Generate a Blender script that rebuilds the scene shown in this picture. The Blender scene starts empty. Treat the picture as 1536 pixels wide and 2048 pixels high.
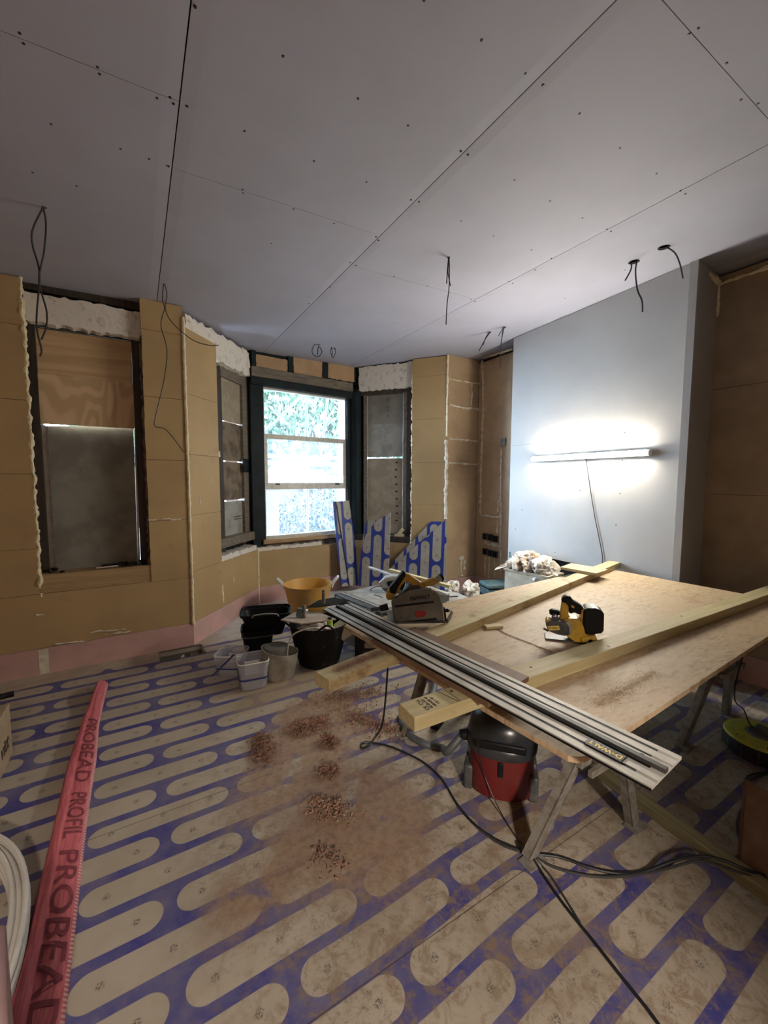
import bpy, bmesh, math, random
from mathutils import Vector, Matrix, noise, Euler
R = math.radians
rnd = random.Random(7)
scn = bpy.context.scene
col = scn.collection

# ------------------------------------------------------------------ camera
CAM_P, CAM_R, CAM_A, CAM_F, CAM_H = -4.5007, 0.18114, 31.02, 821.2, 1.5
def _basis():
    p, r, a = R(CAM_P), R(CAM_R), R(CAM_A)
    f = Vector((math.sin(a)*math.cos(p), math.cos(a)*math.cos(p), math.sin(p)))
    rt = Vector((math.cos(a), -math.sin(a), 0)); up = rt.cross(f)
    return math.cos(r)*rt + math.sin(r)*up, -math.sin(r)*rt + math.cos(r)*up, f
RT, UP, FW = _basis()
CAMP = Vector((0, 0, CAM_H))
cd = bpy.data.cameras.new('camera'); cam = bpy.data.objects.new('camera', cd); col.objects.link(cam)
cd.sensor_fit = 'HORIZONTAL'; cd.sensor_width = 36; cd.lens = CAM_F/1536*36; cd.clip_start = 0.02
m3 = Matrix((RT, UP, -FW)).transposed()
cam.matrix_world = Matrix.Translation(CAMP) @ m3.to_4x4()
scn.camera = cam

# ------------------------------------------------------------------ light and exposure
scn.view_settings.view_transform = 'Standard'; scn.view_settings.look = 'None'
scn.view_settings.gamma = 1; scn.view_settings.use_curve_mapping = False
scn.view_settings.exposure = 3.38
SKY = 7.4          # overcast daylight outside
TUBE = 29.0        # led batten on the chimney breast
HALL = 22.0        # warm lamp in the hall behind the camera
w = bpy.data.worlds.new('sky'); scn.world = w; w.use_nodes = True
bg = w.node_tree.nodes['Background']; bg.inputs[0].default_value = (0.58, 0.77, 1.0, 1); bg.inputs[1].default_value = SKY
pd = bpy.data.lights.new('window_portal', 'AREA'); pd.shape = 'RECTANGLE'; pd.size = 1.15; pd.size_y = 1.5; pd.cycles.is_portal = True
po = bpy.data.objects.new('window_portal', pd); col.objects.link(po)
po.matrix_world = Matrix.Translation((1.88, 5.42, 1.60)) @ Euler((R(-90), 0, R(6.6))).to_matrix().to_4x4()
hd = bpy.data.lights.new('hall_lamp', 'AREA'); hd.shape = 'DISK'; hd.size = 0.35; hd.energy = HALL; hd.color = (1.0, 0.88, 0.77)
ho = bpy.data.objects.new('hall_lamp', hd); col.objects.link(ho)
ho.location = (-0.35, -2.7, 2.62); ho.rotation_euler = (R(52), 0, R(-28))

# ------------------------------------------------------------------ pixel -> place helpers (frame 1536 x 2048)
def ray(x, y): return RT*((x-768)/CAM_F) - UP*((y-1024)/CAM_F) + FW
def G(x, y, z=0.0):
    d = ray(x, y); return CAMP + d*((z-CAM_H)/d.z)
def V2(x, y, p, q):
    d = ray(x, y); n = Vector((q[1]-p[1], p[0]-q[0], 0)); return CAMP + d*(n.dot(Vector((p[0], p[1], 0)))/n.dot(d))
def ceilz(x): return 2.96 + 0.027*x
def GC(x, y):
    d = ray(x, y); return CAMP + d*((2.96-CAM_H)/(d.z-0.027*d.x))

# ------------------------------------------------------------------ material node helper
class X:
    def __init__(s, N, sock): s.N, s.s = N, sock
    def _b(s, o, op, sw=False):
        a, b = (o, s) if sw else (s, o); return s.N.m(op, a, b)
    def __add__(s, o): return s._b(o, 'ADD')
    def __radd__(s, o): return s._b(o, 'ADD', True)
    def __sub__(s, o): return s._b(o, 'SUBTRACT')
    def __rsub__(s, o): return s._b(o, 'SUBTRACT', True)
    def __mul__(s, o): return s._b(o, 'MULTIPLY')
    def __rmul__(s, o): return s._b(o, 'MULTIPLY', True)
    def __truediv__(s, o): return s._b(o, 'DIVIDE')
class NT:
    def __init__(s, name):
        s.mat = bpy.data.materials.new(name); s.mat.use_nodes = True
        s.t = s.mat.node_tree; s.b = s.t.nodes['Principled BSDF']; s.out = s.t.nodes['Material Output']
    def n(s, typ, **k):
        q = s.t.nodes.new(typ)
        for a, v in k.items(): setattr(q, a, v)
        return q
    def put(s, inp, v):
        if isinstance(v, X): s.t.links.new(v.s, inp)
        elif isinstance(v, tuple) and len(v) == 3 and inp.type == 'RGBA': inp.default_value = (*v, 1)
        else: inp.default_value = v
    def m(s, op, *a):
        q = s.n('ShaderNodeMath', operation=op)
        for i, v in enumerate(a): s.put(q.inputs[i], v)
        return X(s, q.outputs[0])
    def coord(s, kind='Object'): return X(s, s.n('ShaderNodeTexCoord').outputs[kind])
    def mapped(s, v, scale=(1, 1, 1), rot=(0, 0, 0), loc=(0, 0, 0)):
        q = s.n('ShaderNodeMapping'); s.put(q.inputs[0], v)
        q.inputs['Scale'].default_value = scale; q.inputs['Rotation'].default_value = rot; q.inputs['Location'].default_value = loc
        return X(s, q.outputs[0])
    def xyz(s, v):
        q = s.n('ShaderNodeSeparateXYZ'); s.put(q.inputs[0], v); return [X(s, o) for o in q.outputs]
    def comb(s, x, y, z=0.0):
        q = s.n('ShaderNodeCombineXYZ'); s.put(q.inputs[0], x); s.put(q.inputs[1], y); s.put(q.inputs[2], z); return X(s, q.outputs[0])
    def noise(s, v, scale, detail=4, rough=0.55, dist=0.0):
        q = s.n('ShaderNodeTexNoise'); s.put(q.inputs['Vector'], v); q.inputs['Scale'].default_value = scale
        q.inputs['Detail'].default_value = detail; q.inputs['Roughness'].default_value = rough; q.inputs['Distortion'].default_value = dist
        return X(s, q.outputs[0])
    def voro(s, v, scale, out='Color', feature='F1', rnd_=1.0):
        q = s.n('ShaderNodeTexVoronoi', feature=feature); s.put(q.inputs['Vector'], v); q.inputs['Scale'].default_value = scale
        q.inputs['Randomness'].default_value = rnd_
        return X(s, q.outputs[out])
    def step(s, v, a, b):
        q = s.n('ShaderNodeMapRange', interpolation_type='SMOOTHSTEP'); s.put(q.inputs[0], v)
        q.inputs[1].default_value = a; q.inputs[2].default_value = b; return X(s, q.outputs[0])
    def mix(s, f, a, b):
        q = s.n('ShaderNodeMix', data_type='RGBA'); s.put(q.inputs[0], f); s.put(q.inputs[6], a); s.put(q.inputs[7], b); return X(s, q.outputs[2])
    def ramp(s, v, stops):
        q = s.n('ShaderNodeValToRGB'); s.put(q.inputs[0], v); e = q.color_ramp.elements
        while len(e) < len(stops): e.new(0.5)
        for el, (p, c) in zip(e, stops): el.position = p; el.color = (*c, 1)
        return X(s, q.outputs[0])
    def bump(s, h, strength=0.3, dist=0.005):
        q = s.n('ShaderNodeBump'); q.inputs['Strength'].default_value = strength; q.inputs['Distance'].default_value = dist
        s.put(q.inputs['Height'], h); s.t.links.new(q.outputs[0], s.b.inputs['Normal'])
    def fin(s, colr=None, rough=0.6, metal=0.0, **k):
        if colr is not None: s.put(s.b.inputs['Base Color'], colr)
        s.put(s.b.inputs['Roughness'], rough); s.put(s.b.inputs['Metallic'], metal)
        for a, v in k.items(): s.put(s.b.inputs[a], v)
        return s.mat

def plain(name, c, rough=0.6, metal=0.0, c2=None, scale=8, bump=0.0, bscale=60, lo=0.4, hi=0.65, **k):
    n = NT(name); co = n.coord()
    c2 = c2 or tuple(x*0.8 for x in c)
    f = n.step(n.noise(co, scale, 5, 0.6), lo, hi)
    if bump: n.bump(n.noise(co, bscale, 4), bump, 0.004)
    return n.fin(n.mix(f, c, c2), rough, metal, **k)

def wood(name, a, b, scale=1.0, axis=0, rough=0.65, dirt=None, dirtlo=0.5):
    n = NT(name); co = n.coord()
    sc = [26, 26, 26]; sc[axis] = 1.6
    v = n.mapped(co, tuple(x*scale for x in sc))
    g = n.noise(v, 1.0, 4, 0.6, 1.2)
    g2 = n.noise(n.mapped(co, tuple(x*scale*4 for x in sc)), 1.0, 3, 0.6)
    c = n.mix(n.step(g*0.75+g2*0.25, 0.38, 0.62), a, b)
    if dirt: c = n.mix(n.step(n.noise(co, 9, 6, 0.7), dirtlo, dirtlo+0.2), c, dirt)
    n.bump(g2, 0.15, 0.002)
    return n.fin(c, rough)

M = {}
M['insul'] = (lambda n: (n.bump(n.noise(n.coord(), 90, 3), 0.08, 0.003), n.fin(
    n.mix(n.step(n.noise(n.coord(), 5, 6, 0.75), 0.56, 0.80), n.mix(n.step(n.noise(n.coord(), 1.3, 3), 0.35, 0.65), (0.45, 0.315, 0.15), (0.385, 0.265, 0.125)), (0.33, 0.215, 0.10)), 0.62))[1])(NT('tan_faced_insulation'))
M['insul_brown'] = plain('dull_brown_insulation', (0.33, 0.245, 0.165), 0.7, c2=(0.27, 0.195, 0.13), scale=4, bump=0.08)  # darker, duller tone than the other insulation, used on the near alcove
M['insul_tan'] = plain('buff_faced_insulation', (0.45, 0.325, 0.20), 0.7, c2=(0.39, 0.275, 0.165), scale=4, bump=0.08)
M['insul_pink'] = plain('pale_buff_insulation', (0.47, 0.31, 0.17), 0.7, c2=(0.40, 0.26, 0.145), scale=3)
M['foam'] = plain('expanding_foam', (0.84, 0.76, 0.54), 0.7, c2=(0.70, 0.60, 0.38), scale=14, bump=0.8, bscale=70)
M['foam_white'] = plain('white_filler', (0.74, 0.70, 0.60), 0.8, c2=(0.58, 0.50, 0.38), scale=20, bump=0.6, bscale=60)
M['pink'] = plain('pink_fire_board', (0.56, 0.34, 0.32), 0.75, c2=(0.48, 0.31, 0.28), scale=5)
M['plaster'] = plain('old_white_painted_plaster', (0.72, 0.68, 0.62), 0.8, c2=(0.42, 0.38, 0.34), scale=16, bump=1.0, bscale=22, lo=0.52, hi=0.72)
M['void'] = plain('dark_void', (0.012, 0.011, 0.010), 0.9)
M['masonry'] = plain('bare_masonry', (0.16, 0.115, 0.085), 0.9, c2=(0.07, 0.05, 0.04), scale=9, bump=1.0, bscale=30)
M['darkwood'] = wood('old_dark_timber', (0.055, 0.040, 0.028), (0.022, 0.016, 0.012), 1.0, 2)
M['membrane'] = plain('black_bitumen_membrane', (0.007, 0.017, 0.020), 0.6, c2=(0.005, 0.009, 0.011), scale=5, bump=0.5, bscale=18, **{'Specular IOR Level': 0.25})
M['greywood'] = wood('weathered_grey_timber', (0.20, 0.17, 0.13), (0.11, 0.09, 0.07), 1, 0)
M['ply'] = wood('plywood_face', (0.58, 0.41, 0.235), (0.46, 0.31, 0.165), 0.30, 0)
M['ply_swirl'] = (lambda n: n.fin(n.mix(n.step(n.m('SINE', n.noise(n.mapped(n.coord(), (2.4, 2.4, 0.9)), 1.0, 2, 0.5, 0.7)*60.0), -0.6, 0.9),
     (0.50, 0.345, 0.20), (0.64, 0.46, 0.275)), 0.6))(NT('plywood_swirling_grain'))
M['osb_old'] = plain('weathered_boarding', (0.20, 0.155, 0.105), 0.8, c2=(0.09, 0.065, 0.045), scale=7, bump=0.3)
M['osb_pale'] = plain('pale_boarding', (0.36, 0.30, 0.22), 0.8, c2=(0.27, 0.22, 0.16), scale=6)
M['cement'] = plain('grey_cement_board', (0.235, 0.225, 0.195), 0.75, c2=(0.165, 0.15, 0.125), scale=4, bump=0.15)
M['cement_light'] = plain('light_grey_board', (0.34, 0.34, 0.31), 0.7, c2=(0.24, 0.23, 0.20), scale=6)
M['whiteframe'] = plain('white_window_paint', (0.62, 0.60, 0.54), 0.35, c2=(0.50, 0.48, 0.42), scale=18)
M['sill'] = wood('softwood_sill', (0.42, 0.29, 0.15), (0.32, 0.21, 0.10), 0.7, 0, dirt=(0.14, 0.10, 0.06), dirtlo=0.6)
M['board_grey'] = plain('grey_plasterboard_paper', (0.42, 0.405, 0.375), 0.7, c2=(0.39, 0.375, 0.35), scale=2)
M['ceil'] = plain('ceiling_plasterboard_paper', (0.365, 0.37, 0.445), 0.72, c2=(0.34, 0.345, 0.41), scale=1.5, bump=0.04, bscale=120)
M['screw'] = plain('black_drywall_screw', (0.01, 0.01, 0.01), 0.4)
M['black'] = plain('black_plastic', (0.006, 0.006, 0.007), 0.5, c2=(0.03, 0.028, 0.026), scale=12, lo=0.55, hi=0.8, **{'Specular IOR Level': 0.22})
M['black_dusty'] = plain('dusty_black_plastic', (0.007, 0.007, 0.007), 0.55, c2=(0.09, 0.08, 0.065), scale=16, lo=0.56, hi=0.78, **{'Specular IOR Level': 0.22})
M['rubber'] = plain('black_rubber', (0.012, 0.012, 0.012), 0.55, c2=(0.035, 0.03, 0.03), **{'Specular IOR Level': 0.22})
M['cable'] = plain('grey_cable', (0.035, 0.033, 0.032), 0.5)
M['cable_black'] = plain('black_cable', (0.010, 0.012, 0.016), 0.4)
M['grey_plastic'] = plain('grey_tool_plastic', (0.125, 0.12, 0.11), 0.5, c2=(0.20, 0.18, 0.15), scale=14)
M['mid_grey'] = plain('mid_grey_plastic', (0.30, 0.30, 0.29), 0.5, c2=(0.40, 0.36, 0.30), scale=14)
M['dark_grey'] = plain('dark_grey_plastic', (0.045, 0.048, 0.05), 0.5, c2=(0.10, 0.09, 0.08), scale=14)
M['tool_yellow'] = plain('yellow_tool_plastic', (0.62, 0.36, 0.03), 0.45, c2=(0.42, 0.27, 0.06), scale=20)
M['red'] = plain('red_plastic', (0.115, 0.008, 0.007), 0.45, c2=(0.11, 0.012, 0.010))
M['red_button'] = plain('red_window', (0.35, 0.03, 0.025), 0.35)
M['vac_grey'] = plain('vacuum_dome_plastic', (0.020, 0.023, 0.027), 0.28, c2=(0.032, 0.034, 0.036))
M['hose'] = plain('grey_hose', (0.09, 0.10, 0.11), 0.5, c2=(0.06, 0.06, 0.065))
M['alu'] = plain('brushed_aluminium', (0.52, 0.50, 0.45), 0.55, 0.25, c2=(0.40, 0.38, 0.33), scale=9)
M['alu_dark'] = plain('dark_rail_rib', (0.07, 0.068, 0.06), 0.5, 0.2)
M['steel'] = plain('dusty_galvanised_steel', (0.30, 0.285, 0.25), 0.55, 0.35, c2=(0.20, 0.17, 0.13), scale=22)
M['steel_bright'] = plain('bright_steel', (0.60, 0.62, 0.64), 0.3, 0.8)
M['orange'] = plain('orange_plastic', (0.62, 0.33, 0.06), 0.5, c2=(0.46, 0.33, 0.15), scale=16, lo=0.45, hi=0.7)
M['cream'] = plain('cream_plastic', (0.60, 0.54, 0.40), 0.5, c2=(0.46, 0.40, 0.29), scale=10)
M['white'] = plain('white_plastic', (0.72, 0.70, 0.66), 0.45)
M['pipe'] = plain('white_heating_pipe', (0.62, 0.60, 0.55), 0.38, c2=(0.56, 0.53, 0.49))
M['saw_top'] = plain('dusty_saw_table', (0.36, 0.34, 0.30), 0.6, c2=(0.27, 0.24, 0.20), scale=12)
M['teal'] = plain('teal_toolbox_plastic', (0.08, 0.17, 0.19), 0.5, c2=(0.17, 0.23, 0.23), scale=18)
M['lime'] = plain('lime_plastic', (0.40, 0.56, 0.07), 0.4)
M['reel_yellow'] = plain('yellow_green_plastic', (0.42, 0.42, 0.045), 0.45, c2=(0.30, 0.30, 0.06), scale=18)
M['canvas'] = plain('dusty_flexible_tub', (0.33, 0.30, 0.24), 0.75, c2=(0.23, 0.20, 0.16), scale=9, bump=0.3, bscale=18)
M['greyfoam'] = plain('grey_foam_roll', (0.16, 0.15, 0.135), 0.8, c2=(0.12, 0.11, 0.10))
M['bag'] = plain('crumpled_bag_plastic', (0.72, 0.68, 0.62), 0.45, c2=(0.52, 0.45, 0.37), scale=14, **{'Subsurface Weight': 0.0})
M['bag_dirty'] = plain('dirty_bag_plastic', (0.55, 0.44, 0.34), 0.5, c2=(0.34, 0.24, 0.17), scale=18)
M['brownboard'] = plain('brown_hardboard', (0.17, 0.095, 0.055), 0.62, c2=(0.23, 0.14, 0.09), scale=6)
M['chip'] = plain('brown_chipboard_edge', (0.10, 0.045, 0.025), 0.6, c2=(0.14, 0.07, 0.04), scale=10)
M['bare_board'] = plain('pale_dusty_board', (0.44, 0.36, 0.29), 0.8, c2=(0.35, 0.28, 0.22))
M['card'] = plain('cardboard', (0.36, 0.27, 0.17), 0.8)
M['ink'] = plain('dark_ink', (0.035, 0.022, 0.015), 0.7)
M['logo_black'] = plain('black_lettering', (0.010, 0.010, 0.010), 0.5)
M['logo_yellow'] = plain('yellow_lettering', (0.80, 0.62, 0.16), 0.5)
M['blue_band'] = plain('blue_tape_band', (0.02, 0.03, 0.16), 0.5)
M['timber'] = wood('sawn_softwood_timber', (0.56, 0.48, 0.27), (0.46, 0.375, 0.19), 1.0, 0, dirt=(0.34, 0.25, 0.15), dirtlo=0.62)
M['timber_dusty'] = wood('dust_covered_softwood', (0.54, 0.45, 0.25), (0.44, 0.355, 0.18), 1.0, 0, dirt=(0.27, 0.155, 0.085), dirtlo=0.52)
M['timber_floor'] = wood('grey_green_softwood', (0.26, 0.22, 0.12), (0.18, 0.15, 0.08), 1.0, 0)
M['shaving'] = plain('reddish_wood_shavings', (0.36, 0.21, 0.145), 0.8, c2=(0.21, 0.115, 0.075), scale=30)
M['shaving_shade'] = plain('shaded_wood_shavings', (0.30, 0.165, 0.11), 0.8, c2=(0.13, 0.065, 0.042), scale=40)  # darker copy of the shavings, shadow in the heaps put into the colour
M['dustpile'] = plain('pale_sawdust', (0.46, 0.33, 0.18), 0.9)
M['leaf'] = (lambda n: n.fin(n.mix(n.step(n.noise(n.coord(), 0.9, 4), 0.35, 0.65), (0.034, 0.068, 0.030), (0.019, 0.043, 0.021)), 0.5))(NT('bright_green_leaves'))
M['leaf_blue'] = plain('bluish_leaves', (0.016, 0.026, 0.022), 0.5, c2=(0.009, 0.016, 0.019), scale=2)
M['bark'] = plain('grey_bark', (0.07, 0.06, 0.05), 0.9)
M['pole'] = plain('scaffold_steel', (0.007, 0.009, 0.011), 0.6, 0.2)
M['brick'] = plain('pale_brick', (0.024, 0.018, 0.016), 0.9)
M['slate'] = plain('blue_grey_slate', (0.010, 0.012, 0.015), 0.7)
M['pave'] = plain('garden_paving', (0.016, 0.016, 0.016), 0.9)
M['hallwall'] = plain('hall_plaster', (0.42, 0.32, 0.24), 0.85)

def osb():
    n = NT('oriented_strand_board'); co = n.coord(); x, y, z = n.xyz(co)
    d = n.noise(co, 3.0, 2)
    def fl(ang, sc, off):
        v = n.mapped(n.comb(x+d*0.05, y+d*0.05), (22*sc, 85*sc, 1), (0, 0, ang), (off, off*1.7, 0))
        return n.xyz(n.voro(v, 1.0))[0]
    a, b = fl(0.5, 1.0, 3.0), fl(-0.7, 1.1, 9.0)
    f = n.mix(n.step(n.noise(co, 8, 3), 0.45, 0.55), n.comb(a, a, a), n.comb(b, b, b))
    base = n.ramp(f, [(0.0, (0.36, 0.25, 0.145)), (0.35, (0.46, 0.335, 0.20)), (1.0, (0.53, 0.40, 0.25))])
    dust = n.step(n.noise(co, 2.3, 5, 0.6), 0.42, 0.66)
    base = n.mix(dust*0.65, base, (0.50, 0.36, 0.21))
    base = n.mix(n.step(n.noise(co, 1.7, 6, 0.7), 0.60, 0.72)*0.6, base, (0.33, 0.19, 0.11))
    n.bump(f, 0.12, 0.002)
    return n.fin(base, 0.6)
M['osb'] = osb()

def pill_pattern(n, u, v, u0, v0):
    P, L, r, pv = 0.5955, 0.553, 0.0565, 0.1525
    row = n.m('FLOOR', (v-v0)/pv+0.5)
    vv = (v-v0)-row*pv
    par = n.m('PINGPONG', row, 1.0)
    uu = (u-u0)+par*(P/2)
    seg = uu-n.m('ROUND', uu/P)*P
    q = n.m('MAXIMUM', n.m('ABSOLUTE', seg)-(L/2-r), 0.0)
    dd = n.m('SQRT', q*q+vv*vv)
    pill = 1.0-n.step(dd, r-0.0015, r+0.0015)
    s2 = n.m('ABSOLUTE', n.m('ABSOLUTE', n.m('ABSOLUTE', seg)-0.10)-0.09)   # print at 0.01/0.19
    s3 = n.m('MINIMUM', n.m('ABSOLUTE', n.m('ABSOLUTE', seg)-0.195), n.m('ABSOLUTE', seg))
    pr = 1.0-n.step(n.m('SQRT', s3*s3+vv*vv), 0.009, 0.0165)
    return pill, pr

def floor_mat():
    n = NT('heating_panel_floor'); co = n.coord(); x, y, z = n.xyz(co)
    wob = n.noise(co, 1.2, 2)*0.006
    near = n.step(y, 2.2, 1.4)
    sh = n.step(x, 0.55, 1.15)*near
    pill, pr = pill_pattern(n, x+wob-sh*0.012, y+wob-sh*0.027, 0.049, 1.38)
    blue = n.mix(n.step(n.noise(co, 3.0, 6, 0.7), 0.35, 0.65), (0.040, 0.040, 0.20), (0.10, 0.095, 0.205))
    pale = n.mix(n.step(n.noise(co, 2.0, 4, 0.6), 0.35, 0.65), (0.385, 0.335, 0.265), (0.325, 0.28, 0.215))
    spk = n.step(n.voro(co, 260.0, 'Distance'), 0.0, 0.35)
    pale = n.mix(pr*n.step(n.noise(co, 170.0, 3, 0.7), 0.47, 0.56)*0.9, pale, (0.06, 0.05, 0.05))
    c = n.mix(pill, blue, pale)
    # thin dust over everything, heavier specks in the trodden area
    film = n.step(n.noise(co, 7.0, 8, 0.75), 0.40, 0.75)
    c = n.mix(film*0.30, c, (0.32, 0.26, 0.21))
    tread = n.step(y, 3.1, 1.6)*n.step(x, -0.1, 0.5)
    scuff = n.step(n.noise(n.mapped(co, (1, 1, 1)), 16.0, 8, 0.8, 0.6), 0.47, 0.60)
    c = n.mix(tread*scuff*(1.0-pill*0.15)*0.85, c, (0.20, 0.14, 0.088))
    c = n.mix(tread*n.step(n.noise(co, 55.0, 6, 0.8), 0.52, 0.62)*n.step(n.noise(co, 3.3, 4, 0.6), 0.42, 0.6)*0.6, c, (0.13, 0.088, 0.055))
    c = n.mix(tread*n.step(n.noise(co, 2.1, 6, 0.65, 1.0), 0.50, 0.68)*0.75, c, (0.23, 0.165, 0.105))
    # swept patch of red-brown saw dust
    def blob(cx, cy, ax, ay, ang):
        ca, sa = math.cos(ang), math.sin(ang)
        dx, dy = x-cx, y-cy
        p, q = (dx*ca+dy*sa)/ax, (dy*ca-dx*sa)/ay
        return n.m('SQRT', p*p+q*q)
    e = n.noise(co, 2.6, 6, 0.65)*0.9
    e2 = n.noise(co, 13, 5, 0.7)*0.35
    bl = n.m('MINIMUM', blob(0.72, 2.02, 0.50, 0.30, 0.6), blob(0.78, 1.55, 0.36, 0.46, -0.5))
    bl = n.m('MINIMUM', bl, blob(0.95, 2.42, 0.36, 0.24, 0.3))
    bl = n.m('MINIMUM', bl, blob(0.45, 1.50, 0.36, 0.16, 0.4))
    dm = 1.0-n.step(bl+e+e2-0.62, 0.55, 1.15)
    dcol = n.mix(n.step(n.noise(co, 30, 6, 0.7), 0.40, 0.65), (0.275, 0.185, 0.12), (0.19, 0.115, 0.072))
    c = n.mix(dm*n.step(n.noise(co, 5.0, 7, 0.7, 0.8), 0.30, 0.48)*0.92, c, dcol)
    bl2 = n.m('MINIMUM', blob(1.05, 3.0, 0.55, 0.35, 0.2), blob(0.75, 2.78, 0.4, 0.12, 0.3))
    c = n.mix((1.0-n.step(bl2+e-0.45, 0.5, 1.1))*0.75, c, (0.27, 0.20, 0.125))
    # panel seams
    def seam(val, at): return 1.0-n.step(n.m('ABSOLUTE', val-at), 0.0010, 0.0028)
    sy = seam(y, 2.0)*n.step(x, -0.26, -0.24)*n.step(x, 0.56, 0.54)
    sy = n.m('MAXIMUM', sy, seam(y, 0.98)*n.step(x, 0.2, 0.22))
    sx = n.m('MAXIMUM', seam(x, 0.24)*n.step(y, 2.0, 1.99), seam(x, 0.86)*n.step(y, 1.45, 1.44))
    c = n.mix(sy*0.7, c, (0.03, 0.025, 0.02))
    # plain boarding along the outer wall, foil under the bay
    edge = y-(3.735+0.13*(x+0.86))-n.noise(co, 1.6, 3)*0.05+0.025
    far = n.step(edge, -0.004, 0.004)
    grooves = n.step(n.m('ABSOLUTE', n.m('FRACT', (y-0.08*x)/0.105)-0.5), 0.47, 0.49)
    bare = n.mix(n.step(n.noise(co, 4.0, 6, 0.7), 0.35, 0.7), (0.42, 0.355, 0.28), (0.33, 0.27, 0.205))
    bare = n.mix(grooves*0.5, bare, (0.22, 0.18, 0.15))
    foil = n.mix(n.step(n.noise(co, 8.0, 6, 0.7), 0.40, 0.7), (0.62, 0.61, 0.61), (0.42, 0.39, 0.36))
    foil = n.mix(grooves*0.5, foil, (0.25, 0.24, 0.27))
    bare = n.mix(n.step(x, 0.35, 0.9), bare, foil)
    c = n.mix(far, c, bare)
    n.bump(n.noise(co, 40, 6, 0.7)*(0.3+dm), 0.25, 0.004)
    return n.fin(c, 0.52+film*0.25)
M['floor'] = floor_mat()

def panel_mat():
    n = NT('blue_heating_panel_face'); u, v, z = n.xyz(n.coord('UV'))
    pill, pr = pill_pattern(n, u, v, 0.10, 0.0)
    co = n.coord()
    pale = n.mix(n.step(n.noise(co, 9, 4), 0.4, 0.6), (0.42, 0.40, 0.35), (0.36, 0.34, 0.30))
    pale = n.mix(pr*0.7, pale, (0.16, 0.15, 0.14))
    return n.fin(n.mix(pill, (0.020, 0.045, 0.30), pale), 0.5)
M['panel'] = panel_mat()

def glass(name, haze):
    n = NT(name); t = n.t
    for q in list(t.nodes):
        if q != n.out: t.nodes.remove(q)
    tr = n.n('ShaderNodeBsdfTransparent'); gl = n.n('ShaderNodeBsdfGlossy'); gl.inputs['Roughness'].default_value = 0.05
    df = n.n('ShaderNodeBsdfTranslucent'); df.inputs[0].default_value = (0.85, 0.92, 1, 1)
    fr = n.n('ShaderNodeFresnel'); fr.inputs[0].default_value = 1.45
    m1 = n.n('ShaderNodeMixShader'); m1.inputs[0].default_value = haze
    t.links.new(tr.outputs[0], m1.inputs[1]); t.links.new(df.outputs[0], m1.inputs[2])
    m2 = n.n('ShaderNodeMixShader'); t.links.new(fr.outputs[0], m2.inputs[0])
    t.links.new(m1.outputs[0], m2.inputs[1]); t.links.new(gl.outputs[0], m2.inputs[2]); t.links.new(m2.outputs[0], n.out.inputs[0])
    return n.mat
M['glass'] = glass('window_glass', 0.015)
M['glass_hazy'] = glass('hazy_window_glass', 0.05)

def clear_plastic():
    n = NT('clear_tub_plastic'); t = n.t; n.fin((0.62, 0.62, 0.66), 0.3)
    tr = n.n('ShaderNodeBsdfTransparent'); tr.inputs[0].default_value = (0.92, 0.92, 0.95, 1)
    m1 = n.n('ShaderNodeMixShader'); m1.inputs[0].default_value = 0.30
    t.links.new(tr.outputs[0], m1.inputs[1]); t.links.new(n.b.outputs[0], m1.inputs[2]); t.links.new(m1.outputs[0], n.out.inputs[0])
    return n.mat
M['clear'] = clear_plastic()

def mesh_bag():
    n = NT('pink_woven_mesh'); co = n.coord('UV'); u, v, z = n.xyz(co)
    wv = n.m('SINE', u*1800.0)*n.m('SINE', v*1800.0)
    c = n.mix(n.step(n.noise(n.mapped(co, (3, 30, 1)), 4.0, 4), 0.38, 0.62), (0.56, 0.135, 0.15), (0.42, 0.085, 0.105))
    c = n.mix(n.step(wv, 0.0, 1.0)*0.25, c, (0.62, 0.20, 0.20))
    ed = n.step(v, 0.125, 0.128)*n.step(n.m('SINE', u*420.0+v*300.0), -0.6, 0.6)
    c = n.mix(ed*0.85, c, (0.62, 0.45, 0.42))
    return n.fin(c, 0.7)
M['meshbag'] = mesh_bag()
M['bagtext'] = plain('faded_red_print', (0.17, 0.030, 0.045), 0.8, c2=(0.24, 0.045, 0.06), scale=30)

def emit(name, c, s):
    n = NT(name); n.fin((0.9, 0.9, 0.9), 0.4); n.b.inputs['Emission Color'].default_value = (*c, 1); n.b.inputs['Emission Strength'].default_value = s
    return n.mat
M['tube'] = emit('lit_led_diffuser', (1.0, 0.93, 0.80), TUBE)

# ------------------------------------------------------------------ mesh builder
def sm(pts, k=6):
    """smooth curve through points"""
    P = [Vector(p) for p in pts]
    if len(P) < 3: return P
    out = []
    for i in range(len(P)-1):
        a = P[max(i-1, 0)]; b = P[i]; c = P[i+1]; d = P[min(i+2, len(P)-1)]
        for j in range(k):
            t = j/k
            out.append(0.5*((2*b)+(c-a)*t+(2*a-5*b+4*c-d)*t*t+(3*b-a-3*c+d)*t**3))
    out.append(P[-1]); return out

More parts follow.
